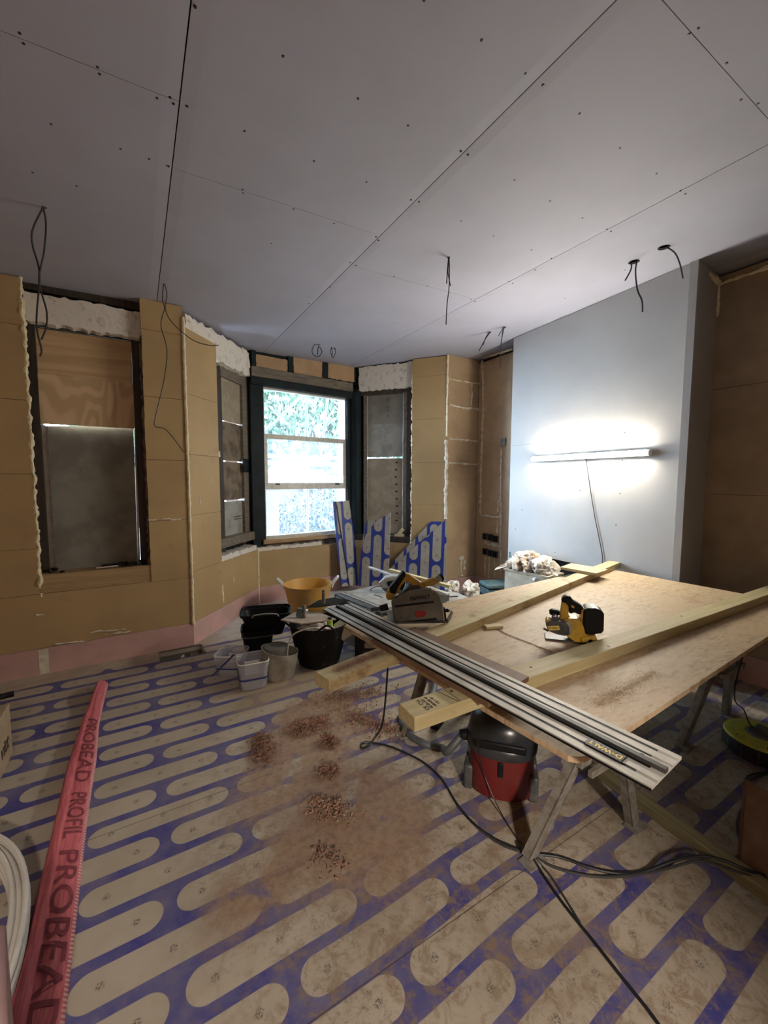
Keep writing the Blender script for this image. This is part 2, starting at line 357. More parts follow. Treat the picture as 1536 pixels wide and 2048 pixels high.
class MB:
    def __init__(s): s.v, s.f = [], []
    def add(s, vs, fs, mt=None):
        k = len(s.v); s.v += [(mt @ Vector(v)) if mt else Vector(v) for v in vs]; s.f += [[i+k for i in f] for f in fs]; return s
    def box(s, x0, x1, y0, y1, z0, z1, mt=None):
        return s.add([(x, y, z) for z in (z0, z1) for y in (y0, y1) for x in (x0, x1)],
                     [(0, 2, 3, 1), (4, 5, 7, 6), (0, 1, 5, 4), (2, 6, 7, 3), (0, 4, 6, 2), (1, 3, 7, 5)], mt)
    def prism(s, pts, a, b, axis=1, mt=None):
        """outline (2D list) extruded between a and b; axis 1: points are (x,z) extruded along y, axis 2: (x,y) along z, 0: (y,z) along x"""
        n = len(pts)
        def mk(p, h): return (p[0], h, p[1]) if axis == 1 else ((p[0], p[1], h) if axis == 2 else (h, p[0], p[1]))
        vs = [mk(p, a) for p in pts]+[mk(p, b) for p in pts]
        fs = [list(range(n))[::-1], list(range(n, 2*n))]+[(i, (i+1) % n, n+(i+1) % n, n+i) for i in range(n)]
        return s.add(vs, fs, mt)
    def tube(s, pts, r, n=8, cap=True):
        P = [Vector(p) for p in pts]; rs = r if isinstance(r, (list, tuple)) else [r]*len(P)
        vs, fs = [], []; ref = None
        for i, p in enumerate(P):
            t = (P[min(i+1, len(P)-1)]-P[max(i-1, 0)]).normalized()
            if ref is None: ref = t.orthogonal().normalized()
            ref = (ref-t*ref.dot(t))
            ref = ref.normalized() if ref.length > 1e-6 else t.orthogonal().normalized()
            bi = t.cross(ref)
            for k in range(n):
                a = 2*math.pi*k/n; vs.append(p+(ref*math.cos(a)+bi*math.sin(a))*rs[i])
        for i in range(len(P)-1):
            for k in range(n): fs.append((i*n+k, i*n+(k+1) % n, (i+1)*n+(k+1) % n, (i+1)*n+k))
        if cap: fs += [list(range(n))[::-1], list(range((len(P)-1)*n, len(P)*n))]
        return s.add(vs, fs)
    def lathe(s, prof, c=(0, 0, 0), n=32, sx=1, sy=1, pw=2.0, mt=None, cap=True):
        """profile [(r,z)...] about z; pw>2 gives a rounded-square plan"""
        vs, fs = [], []
        for r, z in prof:
            for k in range(n):
                a = 2*math.pi*k/n; ca, sa = math.cos(a), math.sin(a)
                q = 1.0/((abs(ca)**pw+abs(sa)**pw)**(1/pw))
                vs.append((c[0]+r*q*ca*sx, c[1]+r*q*sa*sy, c[2]+z))
        for i in range(len(prof)-1):
            for k in range(n): fs.append((i*n+k, i*n+(k+1) % n, (i+1)*n+(k+1) % n, (i+1)*n+k))
        if cap and prof[0][0] > 1e-5: fs.append(list(range(n))[::-1])
        if cap and prof[-1][0] > 1e-5: fs.append(list(range((len(prof)-1)*n, len(prof)*n)))
        return s.add(vs, fs, mt)
    def build(s, name, mat, parent=None, smooth=False, bevel=0.0, seg=2, origin=None, local=False):
        me = bpy.data.meshes.new(name)
        v = s.v
        if parent is None and not local:
            if origin is None:
                o = Vector((sum(p.x for p in v)/len(v), sum(p.y for p in v)/len(v), min(p.z for p in v)))
            else: o = Vector(origin)
            v = [p-o for p in v]
        else: o = None
        me.from_pydata([tuple(p) for p in v], [], s.f); me.validate()
        bm = bmesh.new(); bm.from_mesh(me); bmesh.ops.remove_doubles(bm, verts=bm.verts, dist=1e-6)
        bmesh.ops.recalc_face_normals(bm, faces=bm.faces); bm.to_mesh(me); bm.free()
        ob = bpy.data.objects.new(name, me); col.objects.link(ob)
        if o is not None: ob.location = o
        me.materials.append(M[mat] if isinstance(mat, str) else mat)
        if smooth:
            for p in me.polygons: p.use_smooth = True
        if bevel:
            b = ob.modifiers.new('bevel', 'BEVEL'); b.width = bevel; b.segments = seg; b.limit_method = 'ANGLE'; b.angle_limit = R(35)
        if smooth or bevel:
            for p in me.polygons: p.use_smooth = True
            me.set_sharp_from_angle(angle=R(40))
        if parent is not None:
            ob.parent = parent
            if not local: ob.matrix_parent_inverse = wm(parent).inverted()
        return ob
def wm(o):
    m = Matrix.Translation(o.location) @ o.rotation_euler.to_matrix().to_4x4()
    if o.parent: m = wm(o.parent) @ o.matrix_parent_inverse @ m
    return m
def tag(o, label, cat, group=None, kind=None):
    o['label'] = label; o['category'] = cat
    if group: o['group'] = group
    if kind: o['kind'] = kind
    return o
def thing(name, loc, rz=0, label=None, cat=None, group=None):
    o = bpy.data.objects.new(name, None); o.empty_display_size = 0.05; col.objects.link(o)
    o.location = loc; o.rotation_euler = (0, 0, rz)
    if label: tag(o, label, cat, group)
    return o
def struct(name, loc=(0, 0, 0)):
    o = bpy.data.objects.new(name, None); o.empty_display_size = 0.05; col.objects.link(o); o.location = loc; o['kind'] = 'structure'; return o
def wbox(p0, p1, z0, z1, d0, d1):
    pass

class Wall:
    """vertical plane p->q, normal to the room (towards the camera); s along, z up, d outwards from the face into the room"""
    def __init__(s, p, q):
        s.p = Vector((p[0], p[1], 0)); s.q = Vector((q[0], q[1], 0)); s.t = (s.q-s.p).normalized(); s.L = (s.q-s.p).length
        n = Vector((s.t.y, -s.t.x, 0)); s.n = n if n.dot(CAMP-s.p) > 0 else -n
    def at(s, a, z, d=0.0): return s.p+s.t*a+s.n*d+Vector((0, 0, z))
    def hit(s, x, y, d=0.0):
        o = s.p+s.n*d; r = ray(x, y); P = CAMP+r*((o-CAMP).dot(s.n)/r.dot(s.n)); return (P-o).dot(s.t), P.z
    def S(s, x, y, d=0.0): return s.hit(x, y, d)[0]
    def Z(s, x, y, d=0.0): return s.hit(x, y, d)[1]
    def block(s, mb, s0, s1, z0, z1, d0, d1):
        vs = [s.at(a, z, d) for z in (z0, z1) for d in (d0, d1) for a in (s0, s1)]
        return mb.add(vs, [(0, 2, 3, 1), (4, 5, 7, 6), (0, 1, 5, 4), (2, 6, 7, 3), (0, 4, 6, 2), (1, 3, 7, 5)])
    def poly(s, mb, pts, d0, d1):
        n = len(pts); vs = [s.at(a, z, d0) for a, z in pts]+[s.at(a, z, d1) for a, z in pts]
        return mb.add(vs, [list(range(n))[::-1], list(range(n, 2*n))]+[(i, (i+1) % n, n+(i+1) % n, n+i) for i in range(n)])
def slab(W, name, mat, par, s0, s1, z0, z1, d0, d1, bevel=0.0):
    return W.block(MB(), s0, s1, z0, z1, d0, d1).build(name, mat, par, bevel=bevel)
def polys(W, name, mat, par, pix, d0, d1, bevel=0.0):
    """outline given in picture points on the plane at depth d1"""
    return W.poly(MB(), [W.hit(x, y, d1) for x, y in pix], d0, d1).build(name, mat, par, bevel=bevel)
def ragged(W, name, mat, par, s0, s1, z0, z1, d0, d1, amp=0.012, step=0.03, seed=1, sides='tblr'):
    pts = []; rr = random.Random(seed)
    def edge(a, b, on):
        k = max(2, int((Vector(b)-Vector(a)).length/step))
        for i in range(k):
            t = i/k; j = amp if (on and i) else 0
            pts.append((a[0]+(b[0]-a[0])*t+rr.uniform(-j, j), a[1]+(b[1]-a[1])*t+rr.uniform(-j, j)))
    edge((s0, z0), (s1, z0), 'b' in sides); edge((s1, z0), (s1, z1), 'r' in sides)
    edge((s1, z1), (s0, z1), 't' in sides); edge((s0, z1), (s0, z0), 'l' in sides)
    return W.poly(MB(), pts, d0, d1).build(name, mat, par)
def bead(name, mat, par, pts, r, lump=0.35, seed=1, step=0.018):
    """a lumpy bead of foam through world points"""
    rr = random.Random(seed); P = []
    for a, b in zip(pts, pts[1:]):
        a, b = Vector(a), Vector(b); k = max(2, int((b-a).length/step))
        P += [a.lerp(b, i/k) for i in range(k)]
    P.append(Vector(pts[-1]))
    Q = [p+Vector((noise.noise(p*23+Vector((seed, 0, 0))), noise.noise(p*23+Vector((0, seed, 5))), noise.noise(p*23+Vector((9, 0, seed)))))*r*lump*1.6 for p in P]
    rs = [r*(1+lump*2.2*noise.noise(p*31+Vector((seed*3.1, 0, 0)))) for p in P]
    rs = [max(x, r*0.3) for x in rs]
    return MB().tube(Q, rs, 7).build(name, mat, par, smooth=True)
def boolcut(ob, cutters):
    for i, c in enumerate(cutters):
        m = ob.modifiers.new('c%d' % i, 'BOOLEAN'); m.operation = 'DIFFERENCE'; m.object = c; m.solver = 'EXACT'
    bpy.context.view_layer.update()
    dg = bpy.context.evaluated_depsgraph_get(); me = bpy.data.meshes.new_from_object(ob.evaluated_get(dg))
    ob.modifiers.clear(); ob.data = me
    for c in cutters: bpy.data.objects.remove(c, do_unlink=True)
def text(body, name, mat, parent, mtx, size, ext=0.0006, shear=0.0, bold=0.0, sx=1.0):
    cu = bpy.data.curves.new(name, 'FONT'); cu.body = body; cu.size = size; cu.extrude = ext; cu.shear = shear; cu.offset = bold
    cu.align_x = 'CENTER'; cu.align_y = 'CENTER'
    tmp = bpy.data.objects.new(name, cu); col.objects.link(tmp); bpy.context.view_layer.update()
    me = bpy.data.meshes.new_from_object(tmp.evaluated_get(bpy.context.evaluated_depsgraph_get())); bpy.data.objects.remove(tmp, do_unlink=True)
    me.transform(Matrix.Diagonal((sx, 1, 1, 1)))
    me.transform(mtx); me.materials.clear(); me.materials.append(M[mat])
    ob = bpy.data.objects.new(name, me); col.objects.link(ob)
    if parent is not None: ob.parent = parent; ob.matrix_parent_inverse = wm(parent).inverted()
    return ob

# ================================================================== THE ROOM
A = Wall((-1.6, 3.943), (0.39, 3.99))          # outer wall left of the bay
B = Wall((0.39, 3.99), (1.21, 4.93))           # left cheek of the bay
Cc = Wall((1.21, 4.93), (2.58, 5.09))          # front of the bay
D = Wall((2.58, 5.09), (3.37, 4.08))           # right cheek of the bay
E_ = Wall((3.37, 4.08), (3.90, 4.08))          # short wall right of the bay
Fw = Wall((3.90, 4.08), (3.88, 3.20))          # alcove
BR = Wall((3.61, 3.25), (3.45, 1.45))          # chimney breast face
RR = Wall((3.45, 1.45), (3.86, 1.48))          # its return
AR = Wall((3.86, 1.48), (3.83, -1.55))         # near alcove
TOP = 3.2

# ---- floor with the open service void
FLOOR_PTS = [(-1.75, -1.7), (4.3, -1.7), (4.3, 4.35), (3.7, 4.5), (2.8, 5.6), (1.0, 5.5), (0.1, 4.4), (-1.75, 4.4)]
fl = MB().prism(FLOOR_PTS, -0.03, 0.0, 2).build('floor', 'floor', origin=(0, 0, 0)); fl['kind'] = 'structure'
vo = [G(316, 1305), G(400, 1289), G(410, 1309), G(322, 1327)]
vc = sum(vo, Vector())/4
va = math.atan2((vo[1]-vo[0]).y, (vo[1]-vo[0]).x)
VW, VD = (vo[1]-vo[0]).length, 0.19
vm = Matrix.Translation((vc.x, vc.y, 0)) @ Matrix.Rotation(va, 4, 'Z')
boolcut(fl, [MB().box(-VW/2, VW/2, -VD/2, VD/2, -0.2, 0.2, vm).build('cutter', 'void')])
vb = struct('trim_1', (vc.x, vc.y, 0))
MB().box(-VW/2-.02, VW/2+.02, -VD/2-.02, VD/2+.02, -0.20, -0.19, vm).build('void_base', 'masonry', vb)
q = MB()
for a in ((-VW/2-.02, -VW/2, -VD/2-.02, VD/2+.02), (VW/2, VW/2+.02, -VD/2-.02, VD/2+.02), (-VW/2-.02, VW/2+.02, -VD/2-.02, -VD/2), (-VW/2-.02, VW/2+.02, VD/2, VD/2+.02)):
    q.box(a[0], a[1], a[2], a[3], -0.2, -0.031, vm)
q.build('void_side', 'greywood', vb)
MB().box(VW/2-.10, VW/2-.03, -VD/2, VD/2, -0.12, -0.035, vm).build('joist', 'greywood', vb)
MB().tube([vm @ Vector(p) for p in ((-.04, -.09, -.15), (-.02, 0, -.06), (0.02, .07, -.05), (.03, .095, -.10))], 0.010).build('pipe_stub', 'pipe', vb, smooth=True)
q = MB(); q.box(-VW/2, VW/2, VD/2+.0, VD/2+.016, 0.0, 0.012, vm); q.box(VW/2, VW/2+.014, -VD/2, VD/2, 0, 0.010, vm); q.build('void_edge', 'greywood', vb)

# ---- ceiling of plasterboard sheets
ce = struct('ceiling')
GAP, SL = 0.0025, 0.027
JX = [-1.9, 0.20, 1.345, 2.53, 3.72, 4.5]
CROSS = {0: [-1.8, 1.89, 5.7], 1: [-1.8, -0.10, 2.285, 5.7], 2: [-1.8, 0.76, 2.70, 5.7], 3: [-1.8, 5.7], 4: [-1.8, 5.7]}
HOLES = [GC(1268, 524), GC(1328, 495), GC(88, 415), GC(328, 570), GC(897, 515), GC(635, 690), GC(667, 697), GC(977, 665), GC(1007, 655)]
HR = [0.036, 0.036, 0.012, 0.012, 0.012, 0.034, 0.030, 0.030, 0.030]
for i in range(5):
    x0, x1 = JX[i]+GAP, JX[i+1]-GAP
    ys = CROSS[i]
    for y0, y1 in zip(ys, ys[1:]):
        y0 += 0.0012; y1 -= 0.0012; q = MB(); e = 0.055
        prof = [(x0, 0.003), (x0+e, 0.0), (x1-e, 0.0), (x1, 0.003)]
        pts = [(a, ceilz(a)+b) for a, b in prof]+[(x1, ceilz(x1)+0.015), (x0, ceilz(x0)+0.015)]
        q.prism(pts, y0, y1, 1)
        ob = q.build('plasterboard_sheet', 'ceil', ce)
        for p in ob.data.polygons: p.use_smooth = False
        cut = [(h, r) for h, r in zip(HOLES, HR) if x0 < h.x < x1 and y0 < h.y < y1]
        if cut:
            boolcut(ob, [MB().lathe([(r, -0.05), (r, 0.05)], (h.x, h.y, ceilz(h.x)), 24).build('cutter', 'void') for h, r in cut])
q = MB(); q.prism([(-2.2, ceilz(-2.2)+0.06), (4.8, ceilz(4.8)+0.06), (4.8, ceilz(4.8)+0.25), (-2.2, ceilz(-2.2)+0.25)], -3.2, 6.0, 1)
q.build('floor_above', 'void', ce)
SCREWS = [(39, 66), (47, 87), (195, 134), (199, 148), (314, 196), (340, 195), (347, 208), (374, 213), (390, 14), (566, 112), (963, 80), (716, 197), (489, 262), (816, 251),
 (1051, 147), (1086, 171), (1159, 227), (922, 303), (936, 310), (1240, 296), (1029, 360), (733, 364), (628, 322), (1100, 402), (1313, 347), (822, 400), (838, 404), (987, 472),
 (1165, 436), (1361, 382), (1371, 388), (1214, 459), (1222, 463), (485, 379), (486, 386), (587, 418), (1378, 68), (1396, 57), (1453, 126), (1482, 199), (1516, 207), (241, 298), (337, 333),
 (752, 474), (757, 481), (700, 525), (712, 531), (1103, 517), (1063, 500), (1018, 563), (1025, 567), (942, 599), (950, 603), (543, 487), (668, 447), (922, 442), (788, 553), (855, 572),
 (1130, 597), (1070, 540), (660, 575), (65, 345), (153, 372), (102, 248), (298, 318), (900, 585), (848, 0), (1250, 540), (618, 607)]
sc0 = None
for x, y in SCREWS:
    h = GC(x, y)
    if sc0 is None:
        sc0 = MB().lathe([(0.0055, 0.0015), (0.0048, -0.0012), (0.002, -0.0018)], (0, 0, 0), 10).build('drywall_screw', 'screw', ce, local=True); o = sc0
    else: o = sc0.copy(); col.objects.link(o); o.parent = ce
    o.location = (h.x, h.y, ceilz(h.x))

# ---- outer wall, left
wl = struct('wall_left')
zs0 = 0.205
sL, sR = A.S(59, 870), A.S(291, 880)
zsill = A.Z(190, 1176)
q = MB(); A.block(q, -0.1, sL-.04, -.02, TOP, -0.34, -0.10); A.block(q, sR+.03, A.L-.06, -.02, TOP, -0.34, -0.102)
A.block(q, sL-.04, sR+.03, -.02, zsill-.02, -0.34, -0.10); A.block(q, sL-.04, sR+.03, A.Z(170, 655, -.12)+.02, TOP, -0.34, -0.16)
q.build('masonry', 'masonry', wl)
zz = [zsill, A.Z(20, 1101), A.Z(20, 948), A.Z(20, 798), A.Z(20, 647), ceilz(-.8)-.004]
for a, b in zip(zz, zz[1:]): ragged(A, 'insulation_board', 'insul', wl, 0.0, sL, a+.0015, b-.0015, -0.098, 0.0, 0.003, 0.05, int(a*100), 'r')
zz = [A.Z(330, 1161), A.Z(330, 1041), A.Z(330, 920), A.Z(330, 796), A.Z(330, 665), ceilz(0.3)-.004]
for a, b in zip(zz, zz[1:]): ragged(A, 'insulation_board', 'insul', wl, sR, A.L-.006, a+.0015, b-.0015, -0.098, 0.0, 0.003, 0.05, int(a*70), 'l')
q = MB(); A.poly(q, [(0.0, zs0), (A.L-.006, zs0), (A.L-.006, A.Z(330, 1161)-.0015), (sR, A.Z(330, 1161)-.0015), (sR, zsill-.0015), (0.0, zsill-.0015)], -0.098, 0.0); q.build('insulation_board', 'insul', wl)
bl = A.block(MB(), 0, A.L+.004, 0.0, zs0-.002, -0.09, 0.004).build('baseboard_left', 'pink', origin=(0, 0, 0)); bl['kind'] = 'structure'
bead('foam_bead', 'foam', wl, [A.at(sL+.004, zz[-1]-.02, -.012), A.at(sL+.006, zsill-.03, -.012)], 0.013, 0.55, 3)
bead('foam_bead', 'masonry', wl, [A.at(sR-.006, zz[-1]-.3, -.02), A.at(sR-.006, zsill+.02, -.02)], 0.010, 0.6, 5)
bead('foam_bead', 'foam', wl, [A.at(A.L+.002, ceilz(.3)-.09, .004), A.at(A.L+.002, 0.19, .004)], 0.0125, 0.18, 7)
for x0, x1, y in ((297, 313, 1040), (326, 342, 1038), (342, 362, 1040), (72, 88, 1230)):
    a = A.hit(x0, y); b = A.hit(x1, y-1); bead('filler_dab', 'foam_white', wl, [A.at(a[0], a[1], .001), A.at(b[0], b[1], .001)], 0.008, 0.3, x0)
q = A.block(MB(), A.S(76, 1290), A.S(96, 1290), 0.005, zs0-.01, 0.0035, 0.0055); q.build('filler_patch', 'foam_white', wl)
for x0, x1, y in ((108, 170, 1288), (180, 250, 1264), (210, 262, 1268)):
    a = A.hit(x0, y); b = A.hit(x1, y-6); bead('filler_smear', 'foam_white', wl, [A.at(a[0], a[1], .004), A.at(b[0], b[1], .004)], 0.006, 0.9, x0)

# boarded opening in the left wall
w1 = struct('window_1')
dw = -0.13
zt = A.Z(170, 612, -.02); zb = A.Z(170, 668, -.10)
ragged(A, 'plaster_lintel', 'plaster', w1, sL+.005, sR-.0, A.Z(150, 655, -.06), A.Z(150, 600, -.06), -0.16, -0.06, 0.009, 0.03, 4, 'tb')
slab(A, 'head_timber', 'darkwood', w1, sL, sR, A.Z(150, 592, -.06), ceilz(-.3)+.01, -0.16, -0.10)
slab(A, 'head_gap', 'void', w1, sL-.03, sR+.02, A.Z(150, 672, -.15)-.02, A.Z(150, 655, -.06)+.02, -0.22, -0.19)
zfb = A.Z(190, 1150, dw)
slab(A, 'frame_jamb', 'darkwood', w1, A.S(52, 870, dw)-.03, A.S(84, 900, dw), zsill-.02, A.Z(80, 650, dw)+.03, -0.30, -0.13)
slab(A, 'frame_jamb', 'darkwood', w1, A.S(272, 900, dw), A.S(296, 900, dw)+.06, zsill-.02, A.Z(265, 672, dw)+.05, -0.30, -0.13)
slab(A, 'frame_head', 'darkwood', w1, A.S(60, 660, dw), A.S(280, 680, dw), A.Z(150, 662, dw), A.Z(150, 640, dw)+.03, -0.30, -0.15)
slab(A, 'light_blocker', 'void', w1, A.S(252, 760, -.22), A.S(300, 760, -.22), A.Z(270, 850, -.2), A.Z(270, 660, -.2), -.235, -.215)  # added dark slab, blocks sky showing past the plywood edge
polys(A, 'plywood_board', 'ply', w1, [(70, 655), (262, 684), (264, 768), (70, 752)], -0.175, -0.160, .001)
polys(A, 'plywood_board', 'ply_swirl', w1, [(71, 745), (283, 768), (287, 858), (78, 847)], -0.158, -0.143, .001)
polys(A, 'grey_board', 'cement', w1, [(92, 852), (267, 852), (276, 1128), (106, 1146)], -0.20, -0.188, .001)
polys(A, 'white_strip', 'whiteframe', w1, [(82, 850), (91, 850), (109, 1142), (100, 1147)], -0.187, -0.178)
polys(A, 'white_strip', 'whiteframe', w1, [(268, 858), (271, 858), (281, 1125), (276, 1127)], -0.187, -0.178)
polys(A, 'light_batten', 'greywood', w1, [(91, 852), (95, 852), (112, 1143), (108, 1145)], -0.177, -0.165)
slab(A, 'sill_board', 'sill', w1, sL+.005, sR+.005, zsill, A.Z(190, 1141, -.01), -0.26, -0.008, .002)
q = MB()
for i in range(26):
    s_ = rnd.uniform(A.S(205, 1140, -.08), sR-.01) if i > 5 else rnd.uniform(sL+.02, sL+.14); z_ = A.Z(190, 1141, -.01)
    c = A.at(s_, z_+rnd.uniform(.005, .03), rnd.uniform(-.12, -.05)); r_ = rnd.uniform(.012, .03)
    q.lathe([(0.3*r_, -r_*.5), (r_, -r_*.2), (r_*.8, r_*.4), (0.2*r_, r_*.6)], c, 6)
q.build('sill_rubble', 'black', w1)
a = A.hit(193, 1142, -.06); b = A.hit(236, 1135, -.06); zq = A.Z(190, 1141, -.01)+.012
tag(MB().tube([A.at(a[0], zq, -.05), A.at(b[0], zq+.002, -.05)], .007, 10).build('metal_rod', 'steel_bright'), 'short bright metal rod lying on the sill of the left boarded opening', 'rod')

# ---- left cheek of the bay
wb = struct('wall_bay_left')
sB = B.S(437, 880); zB = B.Z(480, 1112); ztop = B.Z(402, 672)
q = MB(); B.block(q, .06, sB-.02, -.02, TOP, -.34, -.10); B.block(q, sB-.02, B.L+.10, -.02, zB-.02, -.34, -.10); B.block(q, sB-.02, B.L+.2, B.Z(465, 735, -.05), TOP, -.34, -.16)
q.build('masonry', 'masonry', wb)
zz = [B.Z(405, 1137), B.Z(405, 1028), B.Z(405, 911), B.Z(405, 797), ztop]
for a, b in zip(zz, zz[1:]): ragged(B, 'insulation_board', 'insul', wb, .004, sB, a+.0015, b-.0015, -.098, 0, .002, .05, int(a*90), 'r')
q = MB(); B.poly(q, [(.004, zs0), (B.L-.004, zs0), (B.L-.004, zB), (sB, zB), (sB, zz[0]-.002), (.004, zz[0]-.002)], -.098, 0); q.build('insulation_board', 'insul', wb)
ragged(B, 'plaster_band', 'plaster', wb, .10, B.L-.01, B.Z(470, 738, -.05), ceilz(.8)-.03, -.16, -.05, .016, .035, 9, 'tblr')
q = MB(); B.block(q, -.02, B.L, ztop-.05, TOP-.1, -.2, -.17); q.build('wall_void', 'void', wb)
o = B.block(MB(), -.003, B.L, 0, zs0-.002, -.09, .004).build('baseboard_bay_left', 'pink', origin=(0, 0, 0)); o['kind'] = 'structure'
bead('foam_bead', 'foam', wb, [B.at(B.L-.003, zB, .004), B.at(B.L-.003, .02, .004)], .010, .2, 12)
bead('foam_bead', 'foam', wb, [B.at(B.S(444, 1150), B.Z(444, 1170), 0), B.at(B.S(447, 1205), B.Z(447, 1205), 0)], .011, .3, 14)
for x, y in ((439, 908), (424, 962), (400, 1000), (467, 1160)):
    a = B.hit(x, y); bead('filler_dab', 'foam_white', wb, [B.at(a[0], a[1]+.03, 0), B.at(a[0], a[1]-.03, 0)], .007, .3, x)
w2 = struct('window_2')
dB = -.12
ragged(B, 'mortar_strip', 'plaster', w2, sB-.02, B.L-.0, zB-.005, zB+.055, -.16, -.015, .010, .025, 15, 'tb')
slab(B, 'sill_timber', 'greywood', w2, sB+.005, B.S(505, 1080, dB), B.Z(470, 1090, dB+.06)-.0, B.Z(470, 1078, dB+.06)+.03, dB-.08, dB+.06, .003)
slab(B, 'frame_jamb', 'darkwood', w2, B.S(437, 900, dB)-.08, B.S(446, 900, dB), zB+.02, B.Z(440, 738, dB), dB-.1, dB)
slab(B, 'frame_head', 'greywood', w2, B.S(440, 745, dB), B.S(503, 765, dB), B.Z(470, 764, dB), B.Z(470, 742, dB), dB-.1, dB)
slab(B, 'frame_mullion', 'greywood', w2, B.S(487, 900, dB), B.S(500, 900, dB), B.Z(490, 1078, dB), B.Z(490, 770, dB), dB-.08, dB, .002)
slab(B, 'frame_head_strip', 'darkwood', w2, B.S(440, 745, dB), B.S(503, 765, dB), B.Z(470, 742, dB), B.Z(470, 732, dB)+.03, dB-.1, dB)
sa, sb = B.S(440, 900, dB-.03), B.S(492, 900, dB-.03)
slab(B, 'light_blocker', 'void', w2, sB-.1, B.L+.1, zB-.03, B.Z(468, 1075, dB-.03), -.24, -.20)  # added dark slab, stops sky leaking in under the sill timber
for nm, mt, ya, yb, dd in (('boarding', 'osb_pale', 752, 846, -.03), ('boarding', 'osb_old', 848, 922, -.035), ('boarding', 'osb_old', 925, 999, -.03), ('boarding', 'cement_light', 1002, 1080, -.034)):
    slab(B, nm, mt, w2, sa, sb, B.Z(468, yb, dB-.03), B.Z(468, ya, dB-.03), dB+dd-.012, dB+dd)
slab(B, 'bracket', 'black', w2, B.S(486, 930, dB+.01), B.S(502, 930, dB+.01), B.Z(494, 945, dB), B.Z(494, 918, dB), dB, dB+.015, .003)
a = B.hit(476, 1033, dB-.03)
n_ = B.n; mt_ = Matrix.Translation(B.at(a[0], a[1], dB-.033)) @ Matrix((B.t, Vector((0, 0, 1)), n_)).transposed().to_4x4()
for k, tx in enumerate(('PLASTERBOARD TE', 'BS EN 520 15mm')): text(tx, 'printed_text', 'ink', w2, mt_ @ Matrix.Translation((0, -.028*k, 0)), .022)

slab(B, 'light_blocker', 'void', w2, sB-.12, B.L+.1, B.Z(468, 757, dB-.03), TOP-.1, -.27, -.24)  # added dark slab, blocks the light leak behind the plaster band
# ---- front of the bay with the only glazed window
wf = struct('wall_front')
dC = -.10
zC = Cc.Z(600, 1095)
wL, wR, wT, wB_ = Cc.S(526, 900, dC), Cc.S(695, 900, dC), Cc.Z(610, 778, dC), Cc.Z(610, 1071, dC)
q = MB(); Cc.block(q, -.12, Cc.L+.12, -.02, wB_-.05, -.34, -.10); Cc.block(q, -.3, Cc.L+.3, wT+.0, TOP, -.34, -.16)
Cc.block(q, -.3, wL, wB_-.05, wT, -.34, -.17); Cc.block(q, wR, Cc.L+.3, wB_-.05, wT, -.34, -.17); q.build('masonry', 'masonry', wf)
slab(Cc, 'insulation_board', 'insul', wf, .003, Cc.L-.003, zs0, zC, -.098, 0)
o = Cc.block(MB(), 0, Cc.L, 0, zs0-.002, -.09, .004).build('baseboard_front', 'pink', origin=(0, 0, 0)); o['kind'] = 'structure'
ragged(Cc, 'mortar_strip', 'plaster', wf, .0, Cc.S(645, 1085), zC-.004, zC+.045, -.12, -.02, .010, .025, 17, 'tb')
q = MB()
Cc.block(q, -.03, wL+.01, zC, wT+.04, -.17, -.075); q.build('membrane_post', 'membrane', wf, bevel=.01)
q = MB(); P0 = Cc.at(Cc.S(713, 900, -.07), 0, -.09)
q.tube([P0+Vector((0, 0, zC-.02)), P0+Vector((0, 0, wT+.04))], .085, 20); q.build('membrane_post', 'membrane', wf, smooth=True)
slab(Cc, 'membrane_post', 'membrane', wf, wR-.005, Cc.L+.05, zC, wT+.04, -.17, -.10)
slab(Cc, 'beam', 'greywood', wf, -.02, Cc.L+.0, Cc.Z(610, 768, -.03), Cc.Z(610, 750, -.03), -.16, -.02, .004)
slab(Cc, 'beam', 'membrane', wf, -.02, Cc.L+.02, Cc.Z(610, 783, -.05), Cc.Z(610, 768, -.03), -.16, -.05, .004)
zk0, zk1 = Cc.Z(610, 752, -.04), Cc.Z(610, 711, -.04)
slab(Cc, 'dark_header', 'membrane', wf, -.02, Cc.L+.02, zk0-.01, ceilz(1.9)+.05, -.16, -.085)
for x0, x1 in ((504, 512), (577, 587), (646, 656), (710, 718)):
    slab(Cc, 'stud', 'membrane', wf, Cc.S(x0, 735, -.04), Cc.S(x1, 735, -.04), zk0-.01, ceilz(1.9)+.04, -.12, -.04)
for i, (x0, x1, y0, y1) in enumerate(((513, 576, 714, 746), (588, 645, 718, 752), (657, 710, 722, 760))):
    ragged(Cc, 'insulation_infill', 'insul_pink', wf, Cc.S(x0, 735, -.05), Cc.S(x1, 735, -.05), Cc.Z((x0+x1)/2, y1, -.05), Cc.Z((x0+x1)/2, y0, -.05), -.14, -.055, .006, .02, 30+i)
w3 = struct('window_3')
def frm(x0, x1, y0, y1, d0, d1, nm='window_frame', mt='whiteframe', bevel=.003):
    slab(Cc, nm, mt, w3, Cc.S(x0, 900, d1), Cc.S(x1, 900, d1), Cc.Z(610, y1, d1), Cc.Z(610, y0, d1), d0, d1, bevel)
frm(524, 530, 777, 1072, -.20, -.13); frm(690, 697, 777, 1072, -.20, -.13)
frm(524, 697, 776, 789, -.20, -.13); frm(528, 692, 873, 882, -.19, -.14)
frm(530, 535, 882, 972, -.19, -.145); frm(686, 692, 882, 972, -.19, -.145)
frm(530, 692, 966, 978, -.19, -.138); frm(528, 692, 1066, 1072, -.20, -.12, 'window_sill')
frm(524, 680, 1073, 1081, -.19, -.04, 'window_board', 'sill')
frm(680, 735, 1073, 1092, -.19, -.05, 'sill_packer', 'darkwood')
for x in (555, 675): frm(x-4, x+4, 966, 970, -.138, -.125, 'sash_latch', 'dark_grey', .001)
